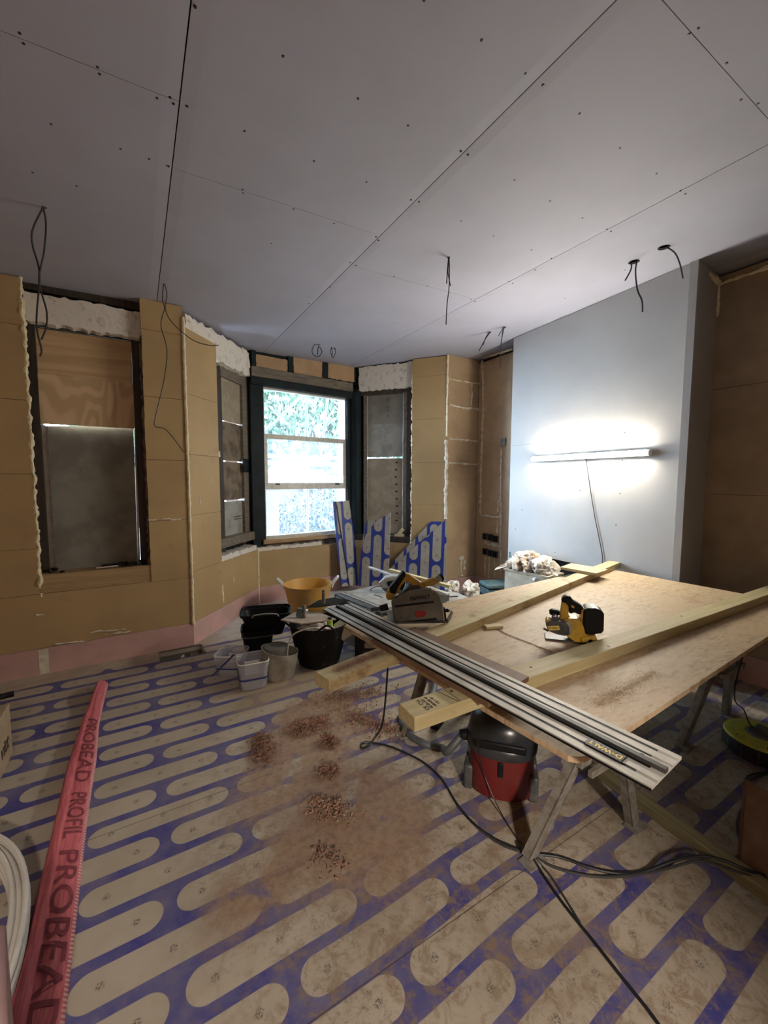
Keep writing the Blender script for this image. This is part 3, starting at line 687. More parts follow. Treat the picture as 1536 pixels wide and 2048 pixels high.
slab(Cc, 'glass_pane', 'glass', w3, Cc.S(530, 900, -.165), Cc.S(692, 900, -.165), Cc.Z(610, 876, -.165), Cc.Z(610, 785, -.165), -.168, -.165)
slab(Cc, 'glass_pane', 'glass_hazy', w3, Cc.S(533, 900, -.165), Cc.S(689, 900, -.165), Cc.Z(610, 970, -.165), Cc.Z(610, 880, -.165), -.168, -.165)
slab(Cc, 'glass_pane', 'glass', w3, Cc.S(530, 900, -.165), Cc.S(692, 900, -.165), Cc.Z(610, 1067, -.165), Cc.Z(610, 976, -.165), -.168, -.165)

# ---- right cheek of the bay
wr = struct('wall_bay_right')
sD = D.S(824, 900); zD = D.Z(800, 1086)
q = MB(); D.block(q, sD+.03, D.L-.09, -.02, TOP, -.34, -.102); D.block(q, -.12, sD+.03, -.02, zD-.03, -.34, -.10); D.block(q, -.2, sD+.03, D.Z(770, 787, -.12), TOP, -.34, -.16)
q.build('masonry', 'masonry', wr)
zz = [zD, D.Z(860, 1030), D.Z(860, 925), D.Z(860, 838), D.Z(860, 752), ceilz(3.1)-.004]
zz[1] = D.Z(860, 1010)
for a, b in zip(zz, zz[1:]): ragged(D, 'insulation_board', 'insul', wr, sD, D.L-.004, a+.0012, b-.0012, -.098, 0, .003, .04, int(a*50), 'l')
slab(D, 'insulation_board', 'insul', wr, .004, D.L-.004, zs0, zD-.002, -.098, 0)
o = D.block(MB(), 0, D.L, 0, zs0-.002, -.09, .004).build('baseboard_bay_right', 'pink', origin=(0, 0, 0)); o['kind'] = 'structure'
bead('foam_bead', 'foam', wr, [D.at(sD-.004, ceilz(3)-.03, -.02), D.at(sD-.004, zD, -.02)], .013, .6, 21)
ragged(D, 'plaster_lintel', 'plaster', wr, D.S(718, 750, -.05), sD-.008, D.Z(770, 777, -.05), ceilz(2.7)-.012, -.16, -.05, .012, .03, 23)
w4 = struct('window_4')
dD = -.11
slab(D, 'frame_head', 'darkwood', w4, -.05, sD+.02, D.Z(775, 788, dD), D.Z(775, 776, dD)+.02, dD-.1, dD, .003)
slab(D, 'frame_jamb', 'greywood', w4, D.S(727, 900, dD), D.S(734, 900, dD), D.Z(760, 1084, dD), D.Z(760, 788, dD), dD-.08, dD, .002)
slab(D, 'frame_jamb', 'greywood', w4, D.S(806, 900, dD), D.S(813, 900, dD), D.Z(790, 1060, dD), D.Z(790, 785, dD), dD-.08, dD, .002)
slab(D, 'frame_jamb', 'darkwood', w4, D.S(813, 900, dD), sD+.04, D.Z(790, 1075, dD), D.Z(790, 785, dD)+.03, dD-.1, dD)
sa, sb = D.S(734, 900, dD-.03), D.S(806.5, 900, dD-.03)
slab(D, 'light_blocker', 'void', w4, -.15, sa+.004, zD-.05, D.Z(770, 780, dD), -.24, -.20)  # added dark slab, blocks sky between left jamb and membrane post
slab(D, 'light_blocker', 'void', w4, -.15, sD+.05, zD-.05, D.Z(770, 1058, dD-.03), -.24, -.20)  # added dark slab, stops sky leaking in below the boarding
for mt, ya, yb, dd in (('cement', 789, 850, -.034), ('cement_light', 848, 914, -.028), ('osb_pale', 917, 1066, -.03)):
    slab(D, 'boarding', mt, w4, sa+.004, sb-.006, D.Z(770, yb, dD-.03), D.Z(770, ya, dD-.03), dD+dd-.012, dD+dd)
for k in range(9):
    a_ = D.hit(793+rnd.uniform(-1.5, 1.5), 925+14.5*k, dD-.03); D.block(MB(), a_[0]-.018, a_[0]+.018, a_[1]-.010, a_[1]+.010, dD-.0302, dD-.0292).build('printed_mark', 'ink', w4, bevel=.006)
for k, tx in enumerate(('C6', 'CE', '12')):
    a_ = D.hit(776, 800+17*k, dD-.03); text(tx, 'printed_mark', 'ink', w4, Matrix.Translation(D.at(a_[0], a_[1], dD-.0325)) @ Matrix((D.t, Vector((0, 0, 1)), D.n)).transposed().to_4x4() @ Matrix.Rotation(R(90), 4, 'Z'), .05)
slab(D, 'white_batten', 'whiteframe', w4, D.S(732, 900, dD-.02), D.S(735.5, 900, dD-.02), D.Z(770, 1060, dD), D.Z(770, 790, dD), dD-.024, dD-.012)
slab(D, 'sill_timber', 'darkwood', w4, -.04, sD+.02, zD, D.Z(775, 1072, dD+.05), dD-.08, dD+.085, .004)
o = D.block(MB(), D.S(788, 1065, dD+.06), D.S(806, 1065, dD+.06), 0, .028, dD+.0, dD+.05)
zz_ = D.Z(775, 1072, dD+.05)
for v in o.v: v.z += zz_
tag(o.build('timber_offcut', 'timber', bevel=.002), 'small flat softwood block lying on the dark sill right of the glazed window', 'wood block')
c0 = D.at(D.S(801, 1050, dD+.04), zz_+.03, dD+.03)
mtx = Matrix.Translation(c0+Vector((0, 0, .030))) @ Matrix((D.t, Vector((0, 0, 1)), D.n)).transposed().to_4x4() @ Matrix.Rotation(R(52), 4, 'Z')
tag(MB().box(-.055, .055, -.022, .022, -.02, .02, mtx).build('timber_offcut', 'timber', bevel=.002), 'softwood block tilted up on the flat block on the right-hand boarded sill', 'wood block')

# ---- short wall, alcove, chimney breast
we = struct('wall_far_right')
E_.block(MB(), .09, E_.L+.2, -.02, TOP, -.3, -.10).build('masonry', 'masonry', we)
zz = [zs0, E_.Z(925, 958), E_.Z(925, 880), E_.Z(925, 812), E_.Z(925, 762), ceilz(3.7)-.004]
for a, b in zip(zz, zz[1:]): slab(E_, 'insulation_board', 'insul_tan', we, .004, E_.L-.004, a+.001, b-.001, -.098, 0)
o = E_.block(MB(), 0, E_.L, 0, zs0-.002, -.09, .004).build('baseboard_far_right', 'pink', origin=(0, 0, 0)); o['kind'] = 'structure'
def ebead(pts, r, sd, W=E_, par=None, mt='foam_white', lump=.5):
    hp = [W.hit(x, y) for x, y in pts]; bead('filler_line', mt, par or we, [W.at(a, z, .0) for a, z in hp], r, lump, sd)
ebead([(898, 758), (958, 768)], .008, 41, mt='foam'); ebead([(899, 809), (925, 815), (958, 819)], .014, 42)
ebead([(943, 768), (944, 790), (941, 816)], .012, 43); ebead([(897, 877), (957, 883)], .012, 44); ebead([(897, 926), (957, 929)], .010, 45)
ebead([(921, 1112), (923, 1150)], .020, 46, lump=.7); ebead([(929, 1120), (928, 1140)], .014, 47, lump=.7)
bead('foam_bead', 'foam', we, [Vector((3.37, 4.078, ceilz(3.4)-.01)), Vector((3.37, 4.078, 2.05))], .012, .25, 48)
bead('foam_bead', 'foam_white', we, [Vector((3.368, 4.078, 2.0)), Vector((3.372, 4.078, 1.55)), Vector((3.370, 4.078, 1.0))], .022, .4, 49)
wg = struct('wall_alcove')
Fw.block(MB(), -.1, Fw.L+.2, -.02, TOP, -.25, -.0999).build('masonry', 'masonry', wg)
zfa = Fw.Z(990, 1032)
slab(Fw, 'insulation_board', 'insul_tan', wg, 0.002, Fw.L, zs0, zfa-.001, -.099, 0); slab(Fw, 'insulation_board', 'insul_tan', wg, 0.002, Fw.L, zfa+.001, ceilz(3.9)-.05, -.099, 0)
o = Fw.block(MB(), 0, Fw.L, 0, zs0-.002, -.09, .004).build('baseboard_alcove', 'pink', origin=(0, 0, 0)); o['kind'] = 'structure'
def fb(pts, r, sd, lump=.5, mt='foam_white'): ebead(pts, r, sd, Fw, wg, mt, lump)
fb([(964, 716), (1026, 698)], .012, 51, .4, 'foam'); fb([(965, 722), (967, 800), (962, 960), (961, 1028)], .014, 52)
fb([(962, 1031), (1002, 1035)], .012, 53); fb([(1003, 898), (1001, 998)], .008, 54); fb([(1001, 998), (996, 1004), (995, 1024)], .007, 55); fb([(1001, 998), (1003, 1030), (1002, 1090), (1002, 1145)], .011, 56, .7)
fb([(995, 1040), (994, 1066)], .007, 57); fb([(970, 1085), (1000, 1092)], .018, 58, .7); fb([(971, 1112), (970, 1152)], .008, 59); fb([(979, 1114), (978, 1156)], .009, 60); fb([(989, 1118), (989, 1156)], .006, 61)
for x, y in ((971, 1073), (981, 1075), (992, 1078), (971, 1103), (981, 1106), (991, 1109)):
    a = Fw.hit(x, y, .004); s_ = .042; t = thing('socket_back_box', Fw.at(a[0], a[1]-s_, .0), 0,
      'open black back box, %s row, %s of three, on the alcove wall' % ('upper' if y < 1090 else 'lower', {0: 'left', 1: 'middle', 2: 'right'}[(0 if x < 975 else 1 if x < 985 else 2)]), 'socket box', 'back boxes on the alcove wall')
    q = MB()
    for c in ((a[0]-s_, a[0]-s_+.006, a[1]-s_, a[1]+s_), (a[0]+s_-.006, a[0]+s_, a[1]-s_, a[1]+s_), (a[0]-s_, a[0]+s_, a[1]-s_, a[1]-s_+.006), (a[0]-s_, a[0]+s_, a[1]+s_-.006, a[1]+s_)):
        Fw.block(q, c[0], c[1], c[2], c[3], .0005, .022)
    q.build('box_rim', 'dark_grey', t); Fw.block(MB(), a[0]-s_+.006, a[0]+s_-.006, a[1]-s_+.006, a[1]+s_-.006, .001, .004).build('box_back', 'black', t)
    MB().tube(sm([Fw.at(a[0]-.01, a[1]+.02, .005), Fw.at(a[0], a[1], .03), Fw.at(a[0]+.012, a[1]-.015, .008)]), .003, 6).build('wire', 'cable', t, smooth=True)
a = Fw.hit(1007, 884, .004); t = thing('switch_back_box', Fw.at(a[0], a[1]-.045, 0), 0, 'single small grey back box high on the alcove wall beside the chimney breast', 'switch box')
Fw.block(MB(), a[0]-.035, a[0]+.035, a[1]-.045, a[1]+.045, .0005, .02).build('box_body', 'mid_grey', t, bevel=.003); Fw.block(MB(), a[0]-.026, a[0]+.026, a[1]-.036, a[1]+.036, .018, .0215).build('box_opening', 'dark_grey', t)

wc = struct('wall_chimney_breast')
zf = .713
fs0, fs1 = .18, 1.62
q = MB(); BR.block(q, 0, BR.L, zf, ceilz(3.5)-.004, -.0125, 0); q.build('plasterboard', 'board_grey', wc)
q = MB(); BR.block(q, 0, fs0, 0, zf, -.0125, 0); BR.block(q, fs1, BR.L, 0, zf, -.0125, 0); q.build('plasterboard', 'board_grey', wc)
q = MB(); BR.block(q, 0, BR.L-.12, zf, TOP, -.42, -.013); BR.block(q, 0, fs0, -.01, zf, -.42, -.013); BR.block(q, fs1, BR.L-.12, -.01, zf, -.42, -.013); BR.block(q, fs0, fs1, -.01, zf, -.42, -.30); q.build('masonry', 'void', wc)
slab(BR, 'joint_line', 'dark_grey', wc, .02, BR.L-.3, BR.Z(1180, 876)-.001, BR.Z(1180, 876)+.0008, -.0005, .0004)
sc1 = None
for x, y in ((1164, 878), (1165, 931), (1245, 921), (1160, 981), (1240, 987), (1356, 1048), (1250, 865), (1165, 883), (1374, 756), (1044, 1020), (1031, 1058), (1110, 1105), (1232, 1050)):
    a = BR.hit(x, y); P = BR.at(a[0], a[1], 0)
    q = MB().lathe([(.005, -.001), (.005, .0008), (.002, .0012)], (0, 0, 0), 8, mt=Matrix.Translation(P) @ Matrix((Vector((0, 0, 1)), BR.t, BR.n)).transposed().to_4x4()); q.build('drywall_screw', 'screw', wc)
wd = struct('wall_right')
MB().box(3.50, 4.05, 1.512, 1.80, -.01, TOP).build('masonry', 'void', wd)  # unseen dark block added inside the breast to stop a light leak
q = MB(); RR.block(q, 0.0, RR.L+.01, -.01, ceilz(3.6)-.004, -.05, 0); q.build('return_board', 'board_grey', wd)
slab(AR, 'masonry', 'masonry', wd, -.1, AR.L+.2, -.02, TOP, -.3, -.101)
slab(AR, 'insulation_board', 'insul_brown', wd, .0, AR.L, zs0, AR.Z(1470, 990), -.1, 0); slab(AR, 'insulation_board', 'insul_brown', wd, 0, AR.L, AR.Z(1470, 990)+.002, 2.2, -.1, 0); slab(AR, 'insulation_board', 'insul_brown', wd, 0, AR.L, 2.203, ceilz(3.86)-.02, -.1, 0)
o = AR.block(MB(), 0, AR.L, 0, zs0-.002, -.09, .004).build('baseboard_right', 'pink', origin=(0, 0, 0)); o['kind'] = 'structure'
bead('foam_bead', 'foam', wd, [RR.at(RR.L-.20, ceilz(3.8)-.05, .0), AR.at(0.01, ceilz(3.85)-.075, .003), AR.at(2.5, ceilz(3.85)-.055, .003)], .014, .4, 71)
bead('foam_bead', 'foam', wd, [AR.at(.004, ceilz(3.86)-.07, .002), AR.at(.004, 2.75, .002)], .009, .5, 72)
# side and back of the room with the doorway the picture was taken from
ws = MB().box(-1.75, -1.6, -1.7, 4.3, -.02, TOP).build('wall_side', 'insul', origin=(0, 0, 0)); ws['kind'] = 'structure'
q = MB(); q.box(-1.75, -.75, -1.7, -1.55, -.02, TOP); q.box(.35, 4.2, -1.7, -1.55, -.02, TOP); q.box(-.75, .35, -1.7, -1.55, 2.12, TOP)
wk = q.build('wall_back', 'hallwall', origin=(0, 0, 0)); wk['kind'] = 'structure'
hl = struct('trim_2'); q = MB()
q.box(-1.4, -1.3, -3.1, -1.7, -.02, TOP); q.box(1.0, 1.1, -3.1, -1.7, -.02, TOP); q.box(-1.4, 1.1, -3.2, -3.1, -.02, TOP); q.box(-1.4, 1.1, -3.2, -1.7, -.06, -.0); q.box(-1.4, 1.1, -3.2, -1.7, 2.9, 3.0)
q.build('hall_shell', 'hallwall', hl)
q = MB(); q.box(-.80, -.75, -1.72, -1.53, 0, 2.16); q.box(.35, .40, -1.72, -1.53, 0, 2.16); q.box(-.80, .40, -1.72, -1.53, 2.12, 2.17); d1 = q.build('door_1', 'timber', origin=(0, 0, 0)); d1['kind'] = 'structure'

# ================================================================== CEILING CABLES
def hang(pix_list, label, r=.0038, mat='cable', group='cables hanging from the ceiling'):
    """each strand: picture points, all in the vertical plane through the hole facing the camera"""
    h = GC(*pix_list[0][0]); dv = Vector((h.x, h.y, 0)).normalized(); p2 = (h.x+dv.y, h.y-dv.x)
    t = thing('hanging_cable', (h.x, h.y, ceilz(h.x)), 0, label, 'cable', group)
    for j, s_ in enumerate(pix_list):
        pts = [V2(x, y, (h.x, h.y), p2) for x, y in s_]
        pts[0].z = max(pts[0].z, ceilz(h.x)+.004)
        pts = [p-Vector((dv.x, dv.y, 0))*(.004*j+.012*math.sin(i*1.3+j)*(i > 0)) for i, p in enumerate(pts)]
        MB().tube(sm(pts), r, 7).build('strand', mat, t, smooth=True)
    return t
hang([[(86, 415), (92, 450), (88, 505), (78, 560), (93, 620), (92, 655), (83, 680)], [(87, 415), (66, 460), (65, 490), (79, 545), (74, 620), (74, 660), (83, 700), (80, 712)]], 'long twisted looped cable hanging at the left in front of the boarded opening', .0045)
hang([[(327, 568), (325, 600), (329, 618), (322, 650), (334, 700), (328, 760), (312, 830), (310, 852), (330, 858), (350, 880), (367, 904)], [(329, 568), (334, 590), (331, 618), (345, 645), (385, 680), (420, 692), (437, 691)]], 'thin cable with one long end trailing down the pier beside the bay', .0032)
hang([[(897, 515), (895, 540), (893, 568)], [(899, 515), (896, 545), (901, 572)], [(898, 515), (899, 540), (898, 575), (894, 610), (892, 651)]], 'straight cable of three ends hanging in the middle of the ceiling', .0034)
hang([[(1262, 524), (1262, 540), (1250, 562)], [(1274, 524), (1271, 545), (1275, 580), (1284, 600), (1285, 624)]], 'two black cable ends hanging from the round hole nearer the tube light', .0050, 'cable_black')
hang([[(1334, 496), (1350, 508), (1360, 530), (1366, 556)]], 'single curved black cable end from the rightmost round ceiling hole', .0045, 'cable_black')
hang([[(638, 689), (629, 690), (624, 703), (629, 711), (638, 712), (644, 703), (637, 694), (635, 711)]], 'short ring-shaped cable loop above the glazed window, left one', .0040, 'cable_black')
hang([[(664, 695), (661, 703), (666, 716), (671, 704), (669, 695)], [(662, 695), (665, 705), (663, 715)]], 'short crossed cable loop above the glazed window, right one', .0040, 'cable_black')
hang([[(981, 664), (970, 680), (958, 702)], [(980, 664), (972, 675), (966, 690)]], 'slanting cable ends left of the pair near the chimney breast', .0045, 'cable_black')
hang([[(1008, 654), (1003, 662), (997, 672)], [(1007, 654), (1005, 665), (1002, 690)], [(1009, 654), (1003, 680), (1001, 700), (1000, 736)]], 'cable ends with one long tail beside the top left corner of the chimney breast', .0036, 'cable_black')

# ================================================================== TUBE LIGHT
tl = thing('batten_light', BR.at(BR.S(1178, 910, .03), BR.Z(1178, 910, .03), 0), 0, 'lit white tube light hung level across the grey chimney breast', 'light')
a, b = BR.hit(1068, 917, .04), BR.hit(1289, 905, .04)
b = (a[0]+1.16, a[1])
pa, pb = BR.at(a[0], a[1], .040), BR.at(b[0], b[1]-.008, .040)
q = MB(); pf = [(.022*math.cos(k*math.pi/10), .055+.022*math.sin(k*math.pi/10)) for k in range(11)]
vs_ = [BR.at(s_, a[1]-.006+u, d_) for s_ in (a[0], b[0]) for u, d_ in pf]
q.add(vs_, [(k, k+1, 12+k, 11+k) for k in range(10)]+[list(range(11)), list(range(11, 22)), (0, 11, 21, 10)]); q.build('diffuser', 'tube', tl, smooth=True)
q = MB(); BR.block(q, a[0]-.0, b[0]+.0, a[1]-.030, a[1]+.018, .0005, .0545); q.build('backplate', 'white', tl, bevel=.002)
q = MB(); dr = (pb-pa).normalized(); q.tube([pb, pb+dr*.022], .026, 20); q.build('end_cap', 'white', tl, smooth=True)
q = MB(); q.tube([pa, pa-dr*.012], .026, 20); q.build('end_cap', 'white', tl, smooth=True)
pts = [BR.hit(x, y, .01) for x, y in ((1172, 918), (1178, 960), (1189, 1030), (1200, 1085), (1205, 1124))]
tag(MB().tube(sm([BR.at(u, v, .010) for u, v in pts]+[BR.at(pts[-1][0]-.02, .5, .02)]), .0038, 7).build('light_cable', 'cable', smooth=True), 'thin dark flex trailing down the chimney breast from the tube light', 'cable')

# ================================================================== WORK TABLE
ZT = .760
def beam(name, mat, p0, p1, wdt, h, parent=None, bevel=.003):
    """length of timber lying from p0 to p1 (bottom centre line)"""
    p0, p1 = Vector(p0), Vector(p1); d = p1-p0; L = d.length
    o = MB().box(0, L, -wdt/2, wdt/2, 0, h)
    ob = o.build(name, mat, parent, bevel=bevel, local=True)
    mt = Matrix.Translation(p0) @ d.to_track_quat('X', 'Z').to_matrix().to_4x4()
    if parent is None: ob.matrix_world = mt; ob.rotation_euler = mt.to_euler(); ob.location = p0
    else: ob.matrix_local = wm(parent).inverted() @ mt
    return ob
osb_pts = [(.985, .627), (.968, .645), (.8745, 1.849), (3.367, 2.012), (3.40, .727), (1.01, .618)]
tag(MB().prism(osb_pts, ZT-.018, ZT, 2).build('osb_sheet', 'osb', origin=(2.1, 1.3, ZT-.018), bevel=.002), 'large dusty oriented strand board sheet laid as a table top over two metal trestles', 'board')
def trestle(x, y0, y1, sp, label, feet):
    t = thing('trestle', (x, (y0+y1)/2, 0), 0, label, 'trestle', 'trestles under the board sheet')
    q = MB(); q.box(x-.03, x+.03, y0, y1, ZT-.088, ZT-.0185); q.build('top_rail', 'steel', t, bevel=.004)
    for fx, fy, tx, ty in feet:
        f = Vector((fx, fy, .006)); tp = Vector((tx, ty, ZT-.06)); d = (tp-f).normalized()
        sd = d.cross(Vector((0, 1, 0))).normalized(); fr = Vector((0, 1, 0))*(1 if fy > (y0+y1)/2 else -1)
        q = MB(); out = sd if sd.x*(fx-x) > 0 else -sd
        for o0, o1, w0, w1 in ((-.026, .026, -.002, .002), (-.026, -.022, -.034, .002), (.022, .026, -.034, .002)):
            vs = []
            for P in (f, tp):
                for aa in (o0, o1):
                    for bb in (w0, w1): vs.append(P+out*aa+fr*bb)
            q.add(vs, [(0, 1, 3, 2), (4, 6, 7, 5), (0, 4, 5, 1), (2, 3, 7, 6), (0, 2, 6, 4), (1, 5, 7, 3)])
        lg = q.build('leg', 'steel', t)
        MB().box(fx-.05, fx+.05, fy-.035, fy+.03, 0, .006).build('foot', 'steel', lg, bevel=.002)
        m_ = f.lerp(tp, .62)
        MB().box(m_.x-.03, m_.x+.03, m_.y-.02, m_.y+.012, m_.z-.035, m_.z+.035).build('bracket', 'steel', lg, bevel=.003)
    for yy in (y0+.12, y1-.12):
        MB().box(x-.15, x+.15, yy-.01, yy+.01, .40, .425).build('spreader', 'steel', t, bevel=.002)
    return t
trestle(1.55, .72, 2.0, .27, 'dusty galvanised metal trestle at the near end of the table beside the red vacuum', [(1.285, .99, 1.535, .84), (1.81, .87, 1.565, .84), (1.30, 1.92, 1.535, 1.90), (1.80, 1.92, 1.565, 1.90)])
trestle(2.90, .80, 1.95, .3, 'dusty galvanised metal trestle at the far right end of the table', [(2.604, 1.02, 2.885, .92), (3.20, 1.02, 2.915, .92), (2.62, 1.86, 2.885, 1.86), (3.18, 1.86, 2.915, 1.86)])
l1 = beam('timber_length', 'timber_dusty', (.5365, 1.317, ZT), (3.50, 1.967, ZT), .092, .045)
tag(l1, 'long sawn softwood timber across the far side of the table under the circular saw', 'timber', 'long timbers on the table')
l2 = beam('timber_length', 'timber', (.672, .983, ZT), (3.72, .938, ZT), .090, .046)
tag(l2, 'long sawn softwood timber with a black grade stamp across the near side of the table', 'timber', 'long timbers on the table')
# stamp and pencil lines on the near timber
dl = (Vector((3.72, .938, 0))-Vector((.672, .983, 0))).normalized(); dn = Vector((-dl.y, dl.x, 0))
def on2(a, b, h=.0466): return Vector((.672, .983, ZT+h))+dl*a+dn*b
st = Matrix.Translation(on2(.085, .0)) @ Matrix((-dn, dl, Vector((0, 0, 1)))).transposed().to_4x4()
for k, (tx, sz, dx) in enumerate((('CE  C16', .018, 0), ('BS EN KD', .013, .0), ('GRADE W', .013, .004), ('I Q 1 W', .012, .002))):
    text(tx, 'grade_stamp', 'ink', l2, st @ Matrix.Rotation(R(180), 4, 'Z') @ Matrix.Translation((dx, .024-.016*k, 0)), sz, .0002, bold=.0004)
for a_, b_ in ((.150, .170), (.178, .176)):
    p, q_ = on2(a_, .042, .0464), on2(b_, -.042, .0464); MB().tube([p, q_], .0011, 5).build('pencil_line', 'ink', l2)
for a_, b_ in ((.19, .02), (.225, -.02), (.56, .01), (1.0, -.02), (1.7, .02)): MB().lathe([(.006, -.0004), (.006, .0006)], on2(a_, b_, .0464), 10).build('knot', 'chip', l2)
# notch-like splinter on timber one
bb_ = [(1.076, 1.509), (1.137, .915), (.893, .865), (.832, 1.478)]
tag(MB().prism(bb_, ZT+.0465, ZT+.064, 2).build('hardboard_offcut', 'brownboard', bevel=.001), 'brown board offcut lying under the aluminium guide rail across both timbers', 'board')
# wedges of off-white plank
of = [(2.81, 1.998), (3.014, 2.048), (3.044, 1.758), (2.839, 1.723)]
oc = [Vector((x, y)) for x, y in of]
ob = MB().prism([tuple(p) for p in oc], 0, .020, 2).build('plank_offcut', 'timber', bevel=.002)
ob.location.z = ZT+.0465; tag(ob, 'short flat plank offcut laid across the far end of the far timber', 'plank')
c = G(986, 1255, ZT); mt = Matrix.Translation(c) @ Matrix.Rotation(R(-18), 4, 'Z')
tag(MB().box(-.045, .045, -.022, .022, 0, .013, mt).build('wood_chip_block', 'timber', bevel=.002), 'little flat wooden block in saw dust in the middle of the table', 'wood block')

# ---- guide rail
ra, rb, rc, rd = Vector((.811, 1.938, 0)), Vector((.964, 1.957, 0)), Vector((1.11, .44, 0)), Vector((.935, .42, 0))
r0 = (ra+rb)/2; r1 = (rc+rd)/2; RL = (r1-r0).length; RW = .172
rr_ = thing('guide_rail', (r0.x, r0.y, ZT+.0645), math.atan2((r1-r0).y, (r1-r0).x), 'long aluminium track saw guide rail lying across the near left end of the table', 'rail')
def rb_(name, mat, f0, f1, z0, z1, x0=0, x1=None, bevel=.0006):
    # f measured from the far/right edge
    y0, y1 = RW/2-f0*RW, RW/2-f1*RW
    return MB().box(x0, RL if x1 is None else x1, min(y0, y1), max(y0, y1), z0, z1).build(name, mat, rr_, bevel=bevel, local=True)
rb_('rail_plate', 'alu', 0, 1, .001, .006)
for f0, f1 in ((0, .10), (.165, .31), (.365, .475), (.63, .80), (.865, 1.0)): rb_('rail_land', 'alu', f0, f1, .0055, .009)
for f0, f1 in ((.10, .165), (.31, .365), (.80, .865)): rb_('glide_strip', 'black', f0, f1, .0055, .0076, .0, RL-.045)
rb_('raised_rib', 'alu_dark', .475, .565, .0055, .017); rb_('rib_slot', 'black', .565, .63, .0055, .0075, 0, RL-.03)
rb_('splinter_strip', 'black', .99, 1.012, 0, .0055)
# the rail's left edge when looking from start to end is +y
lp = MB().box(RL-.165, RL-.075, RW/2-.855*RW, RW/2-.655*RW, .009, .0125).build('logo_plate', 'logo_black', rr_, bevel=.001, local=True)
RM = wm(rr_)
text('DeWALT', 'logo_letters', 'logo_yellow', lp, RM @ Matrix.Translation((RL-.12, RW/2-.755*RW, .0127)) @ Matrix.Rotation(R(180), 4, 'Z'), .020, .0003, bold=.0007)
MB().lathe([(.006, .0088), (.006, .0094)], (RL-.06, RW/2-.42*RW, 0), 14).build('rail_hole', 'black', rr_, local=True)

# ================================================================== local frames for tools seen in profile
class Face:
    """upright plane through a base point, square to the line of sight; q(u,v,d) turns a picture point into local (x,y,z) with y going away from the camera"""
    def __init__(s, base, turn=0.0):
        s.o = Vector(base); dv = Vector((s.o.x, s.o.y, 0)).normalized(); a = math.atan2(-dv.x, dv.y)+turn
        s.a = a; s.xd = Vector((math.cos(a), math.sin(a), 0)); s.yd = Vector((-math.sin(a), math.cos(a), 0))
    def q(s, u, v, d=0.0):
        o = s.o+s.yd*d; r = ray(u, v); P = CAMP+r*((o-CAMP).dot(s.yd)/r.dot(s.yd)); w_ = P-s.o
        return Vector((w_.dot(s.xd), d, w_.z))
    def out(s, mb, pix, d0, d1, k=1.0):
        pts = [s.q(u, v, d0) for u, v in pix]
        return mb.prism([(p.x, p.z) for p in pts], d0, d1, 1)
def ext(F_, T_, name, mat, pix, d0, d1, bevel=.003, parent=None, smooth=False):
    ob = F_.out(MB(), pix, d0, d1).build(name, mat, T_, bevel=bevel, local=True)
    return ob
def lsub(parent, mb, name, mat, bevel=0, smooth=False):
    ob = mb.build(name, mat, parent, bevel=bevel, smooth=smooth, local=True); return ob

# ---- plunge saw standing on timber one
Fs = Face(G(800, 1246, ZT+.046), R(6))
saw = thing('plunge_saw', Fs.o, Fs.a, 'yellow and black plunge saw with a big grey blade housing by the guide rail', 'saw')
hs = ext(Fs, saw, 'blade_housing', 'grey_plastic', [(783, 1205), (787, 1198), (800, 1191), (822, 1183), (850, 1179), (862, 1179), (874, 1185), (880, 1193), (884, 1210), (888, 1247), (800, 1248), (788, 1240)], 0, .035, .006)
ext(Fs, saw, 'housing_rim', 'mid_grey', [(862, 1178), (875, 1183), (882, 1192), (886, 1210), (890, 1245), (887, 1246), (883, 1210), (879, 1194), (873, 1187), (862, 1181)], -.003, .038, .001)
ext(Fs, saw, 'slot', 'black', [(789, 1211), (867, 1202), (868, 1206), (789, 1215)], -.0025, .004, .001)
ext(Fs, saw, 'slot', 'black', [(796, 1244), (873, 1236), (874, 1240), (796, 1248)], -.0025, .004, .001)
ext(Fs, saw, 'depth_window', 'red_button', [(830, 1225), (833, 1222), (848, 1221), (852, 1224), (852, 1230), (848, 1234), (834, 1235), (829, 1231)], -.003, .004, .0015)
for u, v in ((792, 1195), (868, 1188), (803, 1235), (882, 1241)):
    q = MB(); c = Fs.q(u, v, 0); q.prism([(c.x+.003*math.cos(k*math.pi/4), c.z+.003*math.sin(k*math.pi/4)) for k in range(8)], -.003, .004, 1); lsub(saw, q, 'housing_screw', 'black')
c = Fs.q(840, 1195.5, -.003)
SM = Matrix.Translation(Fs.o) @ Matrix.Rotation(Fs.a, 4, 'Z')
text('DeWALT', 'logo_letters', 'logo_black', hs, SM @ Matrix.Translation(c) @ Matrix.Rotation(R(90), 4, 'X') @ Matrix.Rotation(R(6), 4, 'Z'), .0245, .0008, bold=.0011)
ext(Fs, saw, 'handle', 'tool_yellow', [(772, 1196), (774, 1184), (790, 1164), (806, 1146), (818, 1149), (835, 1160), (846, 1168), (842, 1180), (830, 1180), (822, 1168), (812, 1163), (803, 1172), (794, 1188), (784, 1200), (776, 1201)], .05, .085, .006)
ext(Fs, saw, 'handle_grip', 'black', [(779, 1177), (801, 1150), (806, 1143), (812, 1145), (811, 1153), (797, 1174), (790, 1189), (780, 1186)], .044, .091, .006)
ext(Fs, saw, 'trigger', 'black', [(806, 1165), (812, 1160), (811, 1168), (804, 1182), (800, 1180)], .058, .078, .003)
ext(Fs, saw, 'front_handle', 'tool_yellow', [(836, 1166), (852, 1163), (868, 1156), (875, 1160), (877, 1166), (868, 1172), (852, 1174), (846, 1182), (838, 1178)], .055, .09, .005)
c1, c2 = Fs.q(862, 1166, .07), Fs.q(880, 1156, .09)
